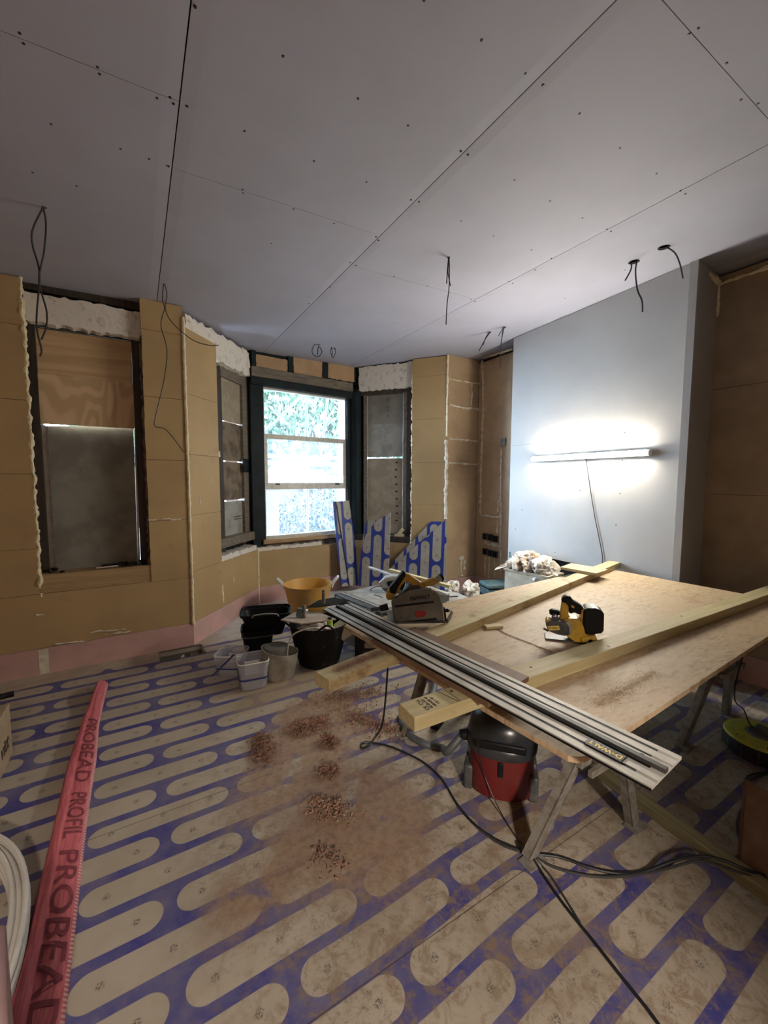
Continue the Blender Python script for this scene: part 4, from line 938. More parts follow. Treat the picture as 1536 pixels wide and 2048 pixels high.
lsub(saw, MB().tube([c1, c2], .017, 16), 'motor_housing', 'mid_grey', smooth=True)
d_ = (c2-c1).normalized(); lsub(saw, MB().tube([c2, c2+d_*.012], .019, 16), 'motor_cap', 'black', smooth=True)
ext(Fs, saw, 'motor_body', 'dark_grey', [(818, 1172), (840, 1172), (846, 1182), (840, 1200), (812, 1200), (806, 1186)], .035, .10, .005)
lsub(saw, MB().tube([Fs.q(776, 1213, .03), Fs.q(760, 1217, .03)], [.017, .015], 16), 'dust_port', 'black', smooth=True)
lsub(saw, MB().tube([Fs.q(760, 1217, .03), Fs.q(742, 1219, .03)], .010, 12), 'port_stub', 'dark_grey', smooth=True)
p = Fs.q(786, 1247, 0); lsub(saw, MB().box(p.x-.02, p.x+.27, -.012, .15, .0, .008), 'base_plate', 'dark_grey', .001)
ext(Fs, saw, 'riving_bracket', 'black', [(884, 1218), (891, 1217), (894, 1248), (888, 1249)], .0, .03, .002)
lsub(saw, MB().tube([Fs.q(894, 1221, .01), Fs.q(897, 1221, .04)], .009, 14), 'knob', 'black', smooth=True)
ext(Fs, saw, 'clamp_lever', 'steel', [(897, 1235), (904, 1222), (907, 1224), (901, 1240), (895, 1247), (893, 1243)], .005, .02, .001)

# ---- cordless planer
Fp = Face(G(1160, 1287, ZT), R(8))
pl = thing('cordless_planer', Fp.o, Fp.a, 'yellow and black cordless planer with a large black battery standing on the board sheet', 'planer')
ext(Fp, pl, 'body', 'tool_yellow', [(1128, 1240), (1138, 1238), (1158, 1239), (1168, 1252), (1182, 1282), (1168, 1287), (1150, 1285), (1134, 1274), (1128, 1262)], -.01, .07, .006)
ext(Fp, pl, 'rear_shoe', 'tool_yellow', [(1162, 1276), (1182, 1272), (1192, 1272), (1195, 1280), (1193, 1285), (1164, 1287)], -.02, .03, .004)
ext(Fp, pl, 'shoe_recess', 'black', [(1177, 1280), (1183, 1279), (1187, 1283), (1185, 1286), (1177, 1286)], -.022, 0, .001)
ext(Fp, pl, 'front_column', 'tool_yellow', [(1119, 1242), (1124, 1205), (1130, 1204), (1138, 1210), (1137, 1232), (1144, 1238), (1140, 1246), (1128, 1248)], .015, .05, .005)
ext(Fp, pl, 'handle', 'black', [(1123, 1205), (1126, 1196), (1133, 1192), (1141, 1194), (1147, 1203), (1160, 1210), (1170, 1219), (1168, 1228), (1158, 1230), (1148, 1225), (1143, 1229), (1138, 1226), (1138, 1214), (1131, 1206)], .010, .055, .007)
ext(Fp, pl, 'handle_insert', 'tool_yellow', [(1143, 1210), (1149, 1213), (1148, 1217), (1142, 1214)], .008, .012, .001)
ext(Fp, pl, 'yellow_ring', 'tool_yellow', [(1163, 1222), (1169, 1218), (1174, 1221), (1170, 1240), (1172, 1274), (1163, 1270), (1162, 1240)], .0, .066, .003)
ext(Fp, pl, 'battery', 'black', [(1168, 1221), (1176, 1217), (1190, 1218), (1202, 1222), (1209, 1228), (1208, 1262), (1204, 1268), (1182, 1270), (1170, 1270), (1166, 1250)], -.012, .072, .007)
ext(Fp, pl, 'battery_edge', 'mid_grey', [(1174, 1217), (1190, 1216), (1199, 1219), (1196, 1221), (1176, 1219)], -.002, .074, .001)
mh = ext(Fp, pl, 'motor_cover', 'dark_grey', [(1091, 1248), (1102, 1243), (1118, 1244), (1132, 1246), (1138, 1254), (1138, 1270), (1130, 1273), (1112, 1269), (1096, 1262)], -.035, .02, .006)
ext(Fp, pl, 'grey_collar', 'mid_grey', [(1130, 1244), (1138, 1243), (1143, 1256), (1142, 1270), (1138, 1273), (1138, 1256)], -.028, .02, .003)
lb = ext(Fp, pl, 'label_plate', 'logo_yellow', [(1095, 1253), (1118, 1251), (1120, 1260), (1098, 1261)], -.0365, -.034, .0005)
PMx = Matrix.Translation(Fp.o) @ Matrix.Rotation(Fp.a, 4, 'Z')
text('DeWALT', 'logo_letters', 'logo_black', lb, PMx @ Matrix.Translation(Fp.q(1107.5, 1256.5, -.037)) @ Matrix.Rotation(R(90), 4, 'X') @ Matrix.Rotation(R(4), 4, 'Z'), .0105, .0003, bold=.0003)
ext(Fp, pl, 'front_guard', 'tool_yellow', [(1091, 1246), (1094, 1239), (1102, 1241), (1106, 1246), (1096, 1250)], -.02, .03, .003)
ext(Fp, pl, 'vent', 'dark_grey', [(1104, 1243), (1106, 1235), (1112, 1233), (1119, 1240), (1122, 1246)], -.01, .04, .003)
c = Fp.q(1109, 1223, .06); lsub(pl, MB().lathe([(.014, -.018), (.023, -.012), (.024, .004), (.018, .010), (.006, .012)], c, 20), 'front_knob', 'black', smooth=True)
lsub(pl, MB().tube([c+Vector((0, 0, -.015)), c+Vector((.004, 0, -.06))], .008, 10), 'knob_post', 'dark_grey', smooth=True)
pz = Fp.q(1094, 1268, 0)
b0 = Fp.q(1092, 1266, -.02); b1 = Fp.q(1186, 1286, .02)
lsub(pl, MB().box(b0.x, b1.x+.0, -.005, .070, .0, .008), 'sole_plate', 'alu_dark', .001)
lsub(pl, MB().tube([Fp.q(1087, 1257, -.005), Fp.q(1097, 1262, -.01)], .005, 8), 'side_bolt', 'dark_grey', smooth=True)

# ---- saw dust on the board sheet
def dust(name, pts, nn, rad, size, mat, label, z=0.0, hgt=.012, curl=False, seed=1):
    rr = random.Random(seed); q = MB()
    for i in range(nn):
        a, b = rr.choice(list(zip(pts, pts[1:]))) if len(pts) > 1 else (pts[0], pts[0])
        c = Vector(a).lerp(Vector(b), rr.random()); r = rad*abs(rr.gauss(0, .5)); th = rr.uniform(0, 6.28)
        x, y = c.x+r*math.cos(th), c.y+r*math.sin(th); zz_ = z+hgt*rr.random()*math.exp(-(r/rad)**2*3)+.0005
        s_ = size*rr.uniform(.5, 1.4)
        if curl:
            a0 = rr.uniform(0, 6.28); n_ = 5; R_ = s_*rr.uniform(.3, .7); ax = Vector((rr.uniform(-1, 1), rr.uniform(-1, 1), rr.uniform(.2, 1))).normalized()
            u = ax.orthogonal().normalized(); v = ax.cross(u); wd_ = s_*rr.uniform(.2, .4); vs = []; sp = rr.uniform(2.0, 4.5)
            for k in range(n_+1):
                t = a0+sp*k/n_; P = Vector((x, y, zz_+R_*.5))+(u*math.cos(t)+v*math.sin(t))*R_
                P.z = max(P.z, z+.0005); vs += [P-ax*wd_/2, P+ax*wd_/2]
            for P in vs: P.z = max(P.z, z+.0003)
            q.add(vs, [(2*k, 2*k+1, 2*k+3, 2*k+2) for k in range(n_)])
        else:
            m_ = Matrix.Translation((x, y, zz_)) @ Euler((rr.uniform(-.6, .6), rr.uniform(-.6, .6), rr.uniform(0, 6))).to_matrix().to_4x4()
            q.box(-s_, s_, -s_*.35, s_*.35, 0, s_*.25, m_)
    o = q.build(name, mat, origin=(pts[0][0], pts[0][1], z)); tag(o, label, 'sawdust', None, 'stuff'); return o
P = lambda x, y, z=0: (G(x, y, z).x, G(x, y, z).y, z)
dust('sawdust', [P(860, 1248, ZT), P(960, 1238, ZT), P(1010, 1268, ZT), P(1105, 1305, ZT)][1:], 1500, .014, .0013, 'shaving', 'thin trail of reddish saw dust across the middle of the board sheet', ZT, .004, False, 3)
dust('sawdust', [P(1190, 1410, ZT), P(1240, 1385, ZT), P(1310, 1345, ZT)], 1800, .05, .0015, 'dustpile', 'pale saw dust scattered along the near edge of the board sheet', ZT, .006, False, 4)
dust('sawdust', [(.60, 1.33, ZT+.045), (.83, 1.385, ZT+.045)], 6000, .042, .0011, 'shaving', 'reddish saw dust coating the sticking-out end of the far timber', ZT+.0455, .003, False, 5)
# ---- heaps of shavings on the floor
for k, (pts, nn, rad, lab) in enumerate((([P(520, 1478), P(530, 1520)], 900, .085, 'clump of curled reddish wood shavings at the left of the dust patch'),
      ([P(585, 1462), P(650, 1448)], 1100, .10, 'wide heap of curled shavings behind the dust patch'),
      ([P(650, 1482), P(668, 1490)], 420, .05, 'small dark clump of shavings in the middle of the dust patch'),
      ([P(700, 1430), P(790, 1465)], 900, .16, 'loose shavings scattered beneath the sticking-out timbers'),
      ([P(640, 1548), P(672, 1545)], 300, .06, 'small scattering of shavings below the heaps'),
      ([P(620, 1615), P(690, 1625)], 380, .09, 'footmarked scatter of shavings in the near half of the dust patch'),
      ([P(640, 1712), P(675, 1730)], 90, .07, 'little clump of shavings nearest the camera'),
      ([P(650, 1400), P(760, 1385)], 700, .20, 'thin spread of shavings under the two timber ends'))):
    dust('wood_shavings', pts, int(nn*1.5), rad, .012, 'shaving_shade' if k % 2 == 0 else 'shaving', lab, .0, .048 if rad < .12 else .014, True, 20+k)  # every other heap takes the copy with shadow in its colour

# ================================================================== FLOOR THINGS: VACUUM, HOSE, CABLES
vx, vy = 1.50, 1.36
va_ = math.atan2(-vx, vy)
vc_ = thing('vacuum_cleaner', (vx, vy, 0), va_, 'red tub vacuum cleaner with a black domed top under the near end of the table', 'vacuum cleaner')
lsub(vc_, MB().lathe([(.150, .012), (.156, .03), (.156, .10), (.152, .19), (.150, .215)], (0, 0, 0), 40, 1, .95, 2.5), 'drum', 'red', smooth=True)
lsub(vc_, MB().lathe([(.154, .205), (.166, .212), (.170, .235), (.166, .252), (.158, .262)], (0, 0, 0), 40, 1, .95, 2.4), 'rim_band', 'vac_grey', smooth=True)
lsub(vc_, MB().lathe([(.160, .250), (.160, .285), (.150, .330), (.125, .365), (.085, .385), (.03, .392), (0.0001, .393)], (0, 0, 0), 40, 1, .95, 2.2), 'dome', 'vac_grey', smooth=True)
lsub(vc_, MB().lathe([(.075, .384), (.078, .392), (.060, .400), (.02, .402), (.0001, .402)], (0, 0.01, 0), 32), 'carry_cap', 'dark_grey', smooth=True)
for sx in (-1, 1):
    lsub(vc_, MB().box(sx*.150-.022, sx*.150+.022, -.10, -.02, .0, .12), 'foot_block', 'dark_grey', .010)
    lsub(vc_, MB().box(sx*.150-.022, sx*.150+.022, .03, .11, .0, .10), 'foot_block', 'dark_grey', .010)
lsub(vc_, MB().box(-.012, .012, -.155, -.145, .13, .20), 'clip', 'black', .004)
lsub(vc_, MB().box(-.11, .11, -.166, -.150, .262, .30), 'front_panel', 'black', .010)
lsub(vc_, MB().tube([(-.14, -.02, .235), (-.20, -.03, .225)], [.028, .024], 16), 'hose_port', 'black', smooth=True)
VM = wm(vc_)
hp = VM @ Vector((-.19, -.03, .225))
hpts = [hp, hp+Vector((-.07, .03, -.08)), G(885, 1496, .022), G(845, 1486, .022), G(812, 1462, .022), G(803, 1436, .022), G(818, 1412, .022), G(846, 1402, .03), G(866, 1385, .03), G(868, 1355, .03), G(848, 1332, .03), G(818, 1322, .03)]
tag(MB().tube(sm(hpts, 8), .019, 14).build('vacuum_hose', 'hose', smooth=True), 'thick grey vacuum hose looping on the floor under the timber ends', 'hose')
fx = G(876, 1452); tag(MB().box(-.05, .05, -.02, .03, 0, .03, Matrix.Translation(fx) @ Matrix.Rotation(.5, 4, 'Z')).lathe([(.02, .03), (.016, .05), (.005, .055)], (fx.x, fx.y, 0), 12).build('floor_nozzle', 'black', bevel=.005), 'small black nozzle on the floor under the stamped timber end', 'nozzle')

def floor_cable(pix, r, label, name='power_cable', mat='cable_black', pre=[], post=[], z=None):
    pts = pre+[G(x, y, (z or 0)+r) for x, y in pix]+post
    return tag(MB().tube(sm(pts, 8), r, 8).build(name, mat, smooth=True), label, 'cable')
lz = G(758, 1455, .006)
floor_cable([(752, 1472), (738, 1490), (724, 1496), (723, 1488), (738, 1485), (770, 1490), (812, 1506), (850, 1527), (885, 1560), (912, 1605), (945, 1645), (985, 1675), (1030, 1696), (1062, 1705)], .0055,
   'black power cable dropping from the saw and snaking to the near trestle foot', pre=[Vector((1.16, 1.80, ZT+.008)), Vector((1.13, 1.885, ZT+.006)), Vector((1.19, 1.925, ZT-.10)), Vector((1.19, 1.93, .45)), Vector((1.165, 1.94, .12))])
floor_cable([(915, 1612), (955, 1655), (1005, 1690), (1060, 1709), (1110, 1735), (1180, 1752), (1250, 1752), (1330, 1738)], .0050, 'second dark cable running beside the first through the trestle foot to the right', mat='cable', post=[G(1395, 1722, .055), G(1450, 1735, .05), G(1560, 1775, .03)])
floor_cable([(1062, 1707), (1120, 1714), (1180, 1735), (1235, 1746), (1290, 1742)], .0058, 'thick black cable rising over the loose timber at the lower right', post=[G(1345, 1722, .045), G(1400, 1712, .062), G(1450, 1722, .060), G(1500, 1742, .05), G(1580, 1765, .01)])
floor_cable([(1063, 1712), (1090, 1755), (1130, 1812), (1185, 1880), (1240, 1950), (1300, 2025), (1360, 2110)], .0050, 'single black cable running from the trestle foot straight towards the camera')
floor_cable([(1064, 1710), (1098, 1748), (1126, 1790), (1160, 1845)], .0035, 'thin grey cable lying beside the cable that runs towards the camera', mat='cable')
v0 = G(953, 1500, .24)
tag(MB().tube(sm([G(955, 1478, .36), G(962, 1530, .17), G(985, 1590, .06), G(1010, 1640, .006), G(1040, 1685, .006), G(1058, 1704, .008)]), .0028, 7).build('thin_cable', 'cable_black', smooth=True), 'thin black flex running from the vacuum front down to the trestle foot', 'cable')
q = MB(); c = G(1060, 1708)
for k in range(5): q.lathe([(.004, -.02), (.010, 0), (.004, .02)], (c.x+rnd.uniform(-.03, .03), c.y+rnd.uniform(-.02, .02), .020), 8)
tag(q.build('cable_tie_knot', 'rubber', smooth=True), 'dark knot where the cables are bundled on the near trestle foot', 'knot')

# ---- extension reel
rc_ = Vector((2.90, .775, 0)); er = thing('cable_reel', rc_, 0, 'yellow-green and black round cable reel on the floor at the right edge', 'cable reel')
lsub(er, MB().lathe([(.10, 0), (.150, .004), (.165, .02), (.165, .075), (.155, .088)], (0, 0, 0), 40), 'cable_drum', 'rubber', smooth=True)
lsub(er, MB().lathe([(.155, .085), (.166, .092), (.162, .104), (.12, .112), (.075, .113), (.072, .095)], (0, 0, 0), 40), 'top_plate', 'reel_yellow', smooth=True)
lsub(er, MB().lathe([(.07, .085), (.07, .108), (.06, .118), (.02, .120), (.0001, .120)], (0, 0, 0), 28), 'socket_hub', 'dark_grey', smooth=True)
lsub(er, MB().box(-.03, .03, -.03, .03, .115, .15), 'plug', 'dark_grey', .008)
lsub(er, MB().box(.0, .16, -.02, .02, .115, .135, Matrix.Rotation(R(-25), 4, 'Z')), 'handle', 'white', .006)
for k in range(14): lsub(er, MB().box(-.002, .002, .163, .168, .01, .08, Matrix.Rotation(k*math.pi/7, 4, 'Z')), 'drum_rib', 'dark_grey')
q = MB()
for a_, r_, ww in ((2.6, .13, .012), (3.6, .14, .016), (4.4, .13, .012)):
    q.box(r_-ww, r_+ww, -.005, .005, .108, .1095, Matrix.Rotation(a_, 4, 'Z'))
lsub(er, q, 'printed_marks', 'logo_black')
tag(MB().tube(sm([Vector((3.52, 1.00, ZT-.03)), G(1470, 1372, .40), G(1488, 1420, .25), G(1503, 1452, .15), rc_+Vector((0, 0, .14))]), .0035, 7).build('reel_flex', 'cable_black', smooth=True), 'thin black flex going up from the cable reel under the table', 'cable')
tag(MB().tube(sm([rc_+Vector((-.02, -.05, .13)), rc_+Vector((-.10, -.17, .10)), G(1500, 1560, .03), G(1503, 1590, .01), G(1482, 1622, .008), G(1475, 1655, .008), G(1484, 1690, .008)]), .0065, 8).build('reel_cable', 'cable', smooth=True), 'dark cable looping from the reel past the brown cabinet board', 'cable')
tag(MB().tube(sm([rc_+Vector((-.12, -.12, .02)), G(1496, 1552, .01), G(1498, 1590, .01), G(1508, 1625, .01)]), .005, 8).build('reel_cable', 'cable_black', smooth=True), 'thinner inner cable hanging straight down from the reel', 'cable')
tag(MB().lathe([(.022, 0), (.022, .004), (.018, .006)], G(1481, 1445), 20).build('bottle_cap', 'black', smooth=True), 'small round black cap on the floor just behind the reel', 'cap')
# ---- loose timber and brown board at lower right
p0, p1 = G(1188, 1543, 0), G(1640, 1872, 0)
tag(beam('timber_batten', 'timber_floor', p0, p1, .062, .045), 'loose grey-green timber batten lying on the floor under the table at lower right', 'timber')
bA, bB = G(1479, 1738, 0), G(1493, 1560, .30)
bt = thing('brown_board', (bA.x, bA.y, 0), 0, 'brown faced board standing at the lower right edge of the picture', 'board')
d0 = Vector((bA.x, bA.y, 0)); e1 = G(1600, 1830, 0); sd = (e1-d0); sd.z = 0
up_ = (bB-d0)
n_ = sd.cross(up_).normalized()*.018
n_ = n_ if n_.dot(CAMP-d0) < 0 else -n_
q = MB(); q.add([d0, d0+sd, d0+sd+up_, d0+up_, d0+n_, d0+sd+n_, d0+sd+up_+n_, d0+up_+n_], [(0, 1, 2, 3), (4, 7, 6, 5), (0, 4, 5, 1), (1, 5, 6, 2), (2, 6, 7, 3), (3, 7, 4, 0)])
q.build('panel', 'brownboard', bt, bevel=.002)
e_ = sd.normalized()*.010; q = MB(); q.add([d0-e_, d0, d0+up_, d0+up_-e_, d0-e_+n_, d0+n_, d0+up_+n_, d0+up_-e_+n_], [(0, 1, 2, 3), (4, 7, 6, 5), (0, 4, 5, 1), (1, 5, 6, 2), (2, 6, 7, 3), (3, 7, 4, 0)])
q.build('edge_strip', 'chip', bt)

# ================================================================== PINK BAG, PIPE COIL, CARTON (left)
NL, NW = 60, 14
bw = .135
cl = [(-.262, 3.52), (-.298, 3.0), (-.303, 2.6), (-.303, 2.2), (-.30, 1.8), (-.297, 1.4), (-.294, 1.05)]
crv = sm([(x, y, 0) for x, y in cl], 10); Ltot = 2.47
me = bpy.data.meshes.new('mesh_bag'); vs, fs, uvs = [], [], []
for i, c in enumerate(crv):
    t_ = (crv[min(i+1, len(crv)-1)]-crv[max(i-1, 0)]).normalized(); n_ = Vector((-t_.y, t_.x, 0)); k = i/(len(crv)-1)
    wd_ = bw*(.42+.50*min(1, k/.35)+.08*k)*(1+.05*math.sin(k*9))
    # rows: bottom, folds on the left, sewn edge on the right
    for j in range(NW+1):
        v_ = j/NW; x_ = (v_-.5)*wd_
        fold = .022*math.exp(-((v_-.16)/.07)**2)+.016*math.exp(-((v_-.30)/.05)**2)
        z_ = .006+.030*math.sin(math.pi*min(1, max(0, v_)))**.6+fold+.006*noise.noise(Vector((k*14, v_*4, 0)))
        if j == 0 or j == NW: z_ = .002
        if k < .12: z_ += .03*math.sin(k/.12*math.pi)*(1-abs(v_-.4))
        P_ = c+n_*x_; vs.append((P_.x, P_.y, z_)); uvs.append((k*Ltot, v_*bw))
n1 = NW+1
for i in range(len(crv)-1):
    for j in range(NW): fs.append((i*n1+j, i*n1+j+1, (i+1)*n1+j+1, (i+1)*n1+j))
# underside
k0 = len(vs)
for i, c in enumerate(crv):
    for j in (0, NW): vs.append((vs[i*n1+j][0], vs[i*n1+j][1], .0005)); uvs.append(uvs[i*n1+j])
for i in range(len(crv)-1):
    a = k0+2*i; fs.append((a, a+2, a+3, a+1)); fs.append((i*n1, (i+1)*n1, a+2, a)); fs.append((i*n1+NW, a+1, a+3, (i+1)*n1+NW))
fs.append([j for j in range(n1)]+[k0+1, k0]); e0 = (len(crv)-1)*n1; fs.append([e0+j for j in range(n1)][::-1]+[k0+2*(len(crv)-1), k0+2*(len(crv)-1)+1])
me.from_pydata(vs, [], fs); ul = me.uv_layers.new(name='UVMap')
for lp_ in me.loops: ul.data[lp_.index].uv = uvs[lp_.vertex_index]
me.materials.append(M['meshbag'])
for p in me.polygons: p.use_smooth = True
bagt = thing('bead_packet', (-.32, 2.2, 0), 0, 'long pink woven mesh sleeve with dark red lettering lying on the floor at left', 'packet')
bago = bpy.data.objects.new('mesh_sleeve', me); col.objects.link(bago); bago.parent = bagt; bago.matrix_parent_inverse = wm(bagt).inverted()
def bag_pt(k, v):
    f = k*(len(crv)-1); i = min(int(f), len(crv)-2); f -= i; g = v*NW; j = min(int(g), NW-1); g -= j
    a_, b_, c_, d_ = (Vector(vs[i*n1+j]), Vector(vs[i*n1+j+1]), Vector(vs[(i+1)*n1+j]), Vector(vs[(i+1)*n1+j+1]))
    return a_.lerp(b_, g).lerp(c_.lerp(d_, g), f)
# v direction: n_ = left-normal of a path heading to -y, so it points to +x (picture right)
def bag_text(body, k0_, k1_, faint=False):
    cu = bpy.data.curves.new('t', 'FONT'); cu.body = body; cu.size = 1; cu.align_x = 'LEFT'; cu.resolution_u = 4; cu.shear = .18; cu.offset = .012
    tmp = bpy.data.objects.new('t', cu); col.objects.link(tmp); bpy.context.view_layer.update()
    m_ = bpy.data.meshes.new_from_object(tmp.evaluated_get(bpy.context.evaluated_depsgraph_get())); bpy.data.objects.remove(tmp, do_unlink=True)
    bm = bmesh.new(); bm.from_mesh(m_); bmesh.ops.triangulate(bm, faces=bm.faces); bmesh.ops.subdivide_edges(bm, edges=[e for e in bm.edges if e.calc_length() > .15], cuts=3, use_grid_fill=False); bm.to_mesh(m_); bm.free()
    xs = [v.co.x for v in m_.vertices]; ys = [v.co.y for v in m_.vertices]; x0, x1, y0, y1 = min(xs), max(xs), min(ys), max(ys)
    for v in m_.vertices:
        k = k0_+(k1_-k0_)*(v.co.x-x0)/(x1-x0); w_ = .40+.50*(v.co.y-y0)/(y1-y0)
        P_ = bag_pt(k, w_); v.co = P_+Vector((0, 0, .0022))
    m_.materials.clear(); m_.materials.append(M['bagtext'])
    o = bpy.data.objects.new('printed_lettering', m_); col.objects.link(o); o.parent = bagt; o.matrix_parent_inverse = wm(bagt).inverted(); return o
bag_text('PROBEAD', .17, .43); bag_text('PROFIL', .46, .58); bag_text('PROBEAD', .605, .88); bag_text('PROFIL', .90, .99)

pc = thing('pipe_coil', (-.62, 1.72, 0), 0, 'coil of white plastic heating pipe at the left edge', 'pipe')
for k, (r_, z_) in enumerate(((.30, .010), (.278, .012), (.30, .031), (.278, .033), (.30, .052), (.279, .054), (.301, .073), (.28, .075), (.296, .094), (.258, .03), (.257, .06), (.258, .085))):
    cx, cy = -.737+.001*k, 1.53+.003*(k % 3)
    q = MB(); q.tube([(cx+(r_+.075)*math.cos(a*math.pi/32), cy+(r_+.36)*math.sin(a*math.pi/32), z_+.003*math.sin(a/5+k)) for a in range(65)], .0098, 10, False); q.build('pipe_turn', 'pipe', pc, smooth=True)
pr_ = thing('pink_board_offcut', (-.42, 1.12, 0), 0, 'pale pink board edge standing at the bottom left corner', 'board')
pA, pB = G(12, 1840, .40), G(23, 2060, .40)
q = MB(); q.prism([(pA.x-.03, pA.y+.0), (pA.x, pA.y+.0), (pB.x, pB.y-.02), (pB.x, pB.y-.35), (pB.x-.03, pB.y-.35)], 0, .40, 2); q.build('board_body', 'pink', pr_, bevel=.012)

ct = thing('cardboard_box', (-1.1, 3.0, 0), 0, 'cardboard carton with dark lettering cut off by the left edge', 'carton')
cA, cB, cC = G(21, 1410, .12), G(0, 1560, .0), G(24, 1500, 0)
x1_ = G(22, 1500, .06).x; y0_, y1_ = 2.45, 3.35
q = MB(); q.box(-1.15, -.637, 2.25, 2.88, 0, .285); q.build('carton_body', 'card', ct, bevel=.004)
text('vitt', 'printed_text', 'ink', ct, Matrix.Translation((-.6362, 2.74, .11)) @ Matrix.Rotation(R(90), 4, 'Z') @ Matrix.Rotation(R(90), 4, 'X'), .11, .0005, shear=.2, bold=.001)
tq = G(4, 1392, .303); tag(MB().tube([tq+Vector((-.3, -.05, 0)), tq+Vector((.05, .0, 0))], .016, 14).build('torch', 'black', smooth=True), 'end of a black cylindrical tool on top of the carton at the left edge', 'tool')

# ================================================================== BUCKETS AND TUBS
def shell(prof_out, th, c=(0, 0, 0), n=36, sx=1, sy=1, pw=2.0):
    """open container: outer profile then inner profile back down"""
    inn = [(r-th, z) for r, z in prof_out[::-1]]; inn[-1] = (inn[-1][0], inn[-1][1]+th*1.2)
    q = MB(); P_ = prof_out+inn
    q.lathe(P_, c, n, sx, sy, pw); return q
def face_rot(p): return math.atan2(-p[0], p[1])
# black rectangular bucket pair
bx, by = .83, 3.44
for k, (dz, lab) in enumerate(((0, 'lower black square bucket standing by the bay, another bucket nested in it'), (.165, 'black rectangular bucket nested on top of another one by the bay'))):
    t = thing('black_bucket', (bx+(.02 if k else 0), by+(.02 if k else 0), dz+(.004 if k else 0)), R(-17 if k else -14), lab, 'bucket')
    if k == 0: lsub(t, shell([(.098, 0), (.128, .25), (.137, .252), (.137, .262)], .004, pw=4.5, n=48), 'bucket_body', 'black', smooth=True)
    else:
        lsub(t, shell([(.100, .035), (.140, .20), (.150, .205), (.153, .225)], .004, (.055, .0, 0), 48, 1.36, .95, 7), 'bucket_body', 'black', smooth=True)
        lsub(t, MB().tube(sm([(-.05, -.150, .21), (-.03, -.156, .232), (.06, -.158, .240), (.14, -.156, .232), (.16, -.150, .21)]), .005, 8), 'handle', 'mid_grey', smooth=True)
    if k == 0: lsub(t, MB().lathe([(.124, .21), (.133, .212), (.133, .222), (.125, .224)], (0, 0, 0), 48, pw=4.5, cap=False), 'rim_rib', 'dark_grey', smooth=True)
# clear tubs
def clear_tub(x, y, rz, h, lab, stick):
    t = thing('clear_tub', (x, y, 0), rz, lab, 'tub', 'clear plastic tubs')
    lsub(t, shell([(.086, 0), (.093, .01), (.102, h-.04), (.107, h-.038), (.108, h)], .002, pw=6, n=48), 'tub_body', 'clear', smooth=True)
    lsub(t, MB().lathe([(.1005, h*.38), (.1015, h*.38), (.1025, h*.44), (.1010, h*.44)], (0, 0, 0), 48, pw=6, cap=False), 'blue_band', 'blue_band', smooth=True)
    lsub(t, MB().lathe([(.108, h-.006), (.111, h-.005), (.111, h), (.107, h+.002)], (0, 0, 0), 48, pw=6, cap=False), 'rim', 'white', smooth=True)
    lsub(t, MB().box(-.05, .055, .06, .066, .05, h*.75), 'paper_label', 'white', .002)
    lsub(t, MB().lathe([(.08, .004), (.082, .03), (.0001, .035)], (0, 0, 0), 32, pw=5), 'residue', 'mid_grey', smooth=True)
    return t
clear_tub(.675, 2.98, R(-6), .205, 'front clear square plastic tub with a blue band round its middle', 0)
t2 = clear_tub(.585, 3.26, R(-32), .17, 'clear square plastic tub behind the other one, crossed by a dark strip', 0)
lsub(t2, MB().tube([(-.11, -.108, .02), (.06, -.110, .19)], .006, 8), 'dark_strip', 'blue_band', smooth=True)
# flexible tub with roll
ft = thing('flexible_tub', (.885, 3.02, 0), R(-18), 'soft grey-beige flexible tub between the clear tub and the black trug', 'tub')
q = MB(); prof = [(.105, 0), (.116, .02), (.126, .09), (.134, .18), (.138, .215)]
q = shell(prof, .004, n=48)
for v in q.v:
    a_ = math.atan2(v.y, v.x); k = v.z/.215; f = 1+.05*k*math.sin(3*a_+1)+.02*noise.noise(v*30); v.x *= f; v.y *= f
    if v.z > .15: v.z += .030*math.sin(a_-2.2)-.022*max(0, math.cos(a_+1.2))
lsub(ft, q, 'tub_body', 'canvas', smooth=True)
rl = thing('foam_roll', (.865, 3.03, .006), 0, 'grey roll standing inside the soft beige tub', 'roll')
lsub(rl, MB().lathe([(.093, 0), (.095, .21), (.088, .228), (.045, .232), (.042, .222), (.0001, .220)], (0, 0, 0), 32), 'roll_body', 'greyfoam', smooth=True)
# black trug with tools
tx, ty = 1.235, 3.08
tr = thing('black_trug', (tx, ty, 0), face_rot((tx, ty)), 'large round black rubber trug full of plastering tools in the middle of the cluster', 'trug')
q = shell([(.150, 0), (.165, .02), (.205, .18), (.235, .33), (.240, .345)], .006, n=48)
for v in q.v: v.y *= .92
lsub(tr, q, 'trug_body', 'black_dusty', smooth=True)
for sx in (-1, 1):
    lsub(tr, MB().tube(sm([(sx*.222, -.06, .335), (sx*.265, -.045, .365), (sx*.272, 0, .372), (sx*.265, .045, .365), (sx*.222, .06, .335)]), .009, 8), 'handle', 'black', smooth=True)
lsub(tr, MB().tube(sm([(-.02, -.228, .33), (.0, -.25, .36), (.06, -.252, .395), (.11, -.245, .36), (.12, -.215, .33)]), .008, 8), 'handle', 'black', smooth=True)
TM = wm(tr)
def intr(name, label, cat, parts, rz=0, off=(0, 0, 0)):
    o = TM @ Vector(off); t = thing(name, o, face_rot((tx, ty))+rz, label, cat)
    for nm, mb, mt, bv, smt in parts: lsub(t, mb, nm, mt, bv, smt)
    return t
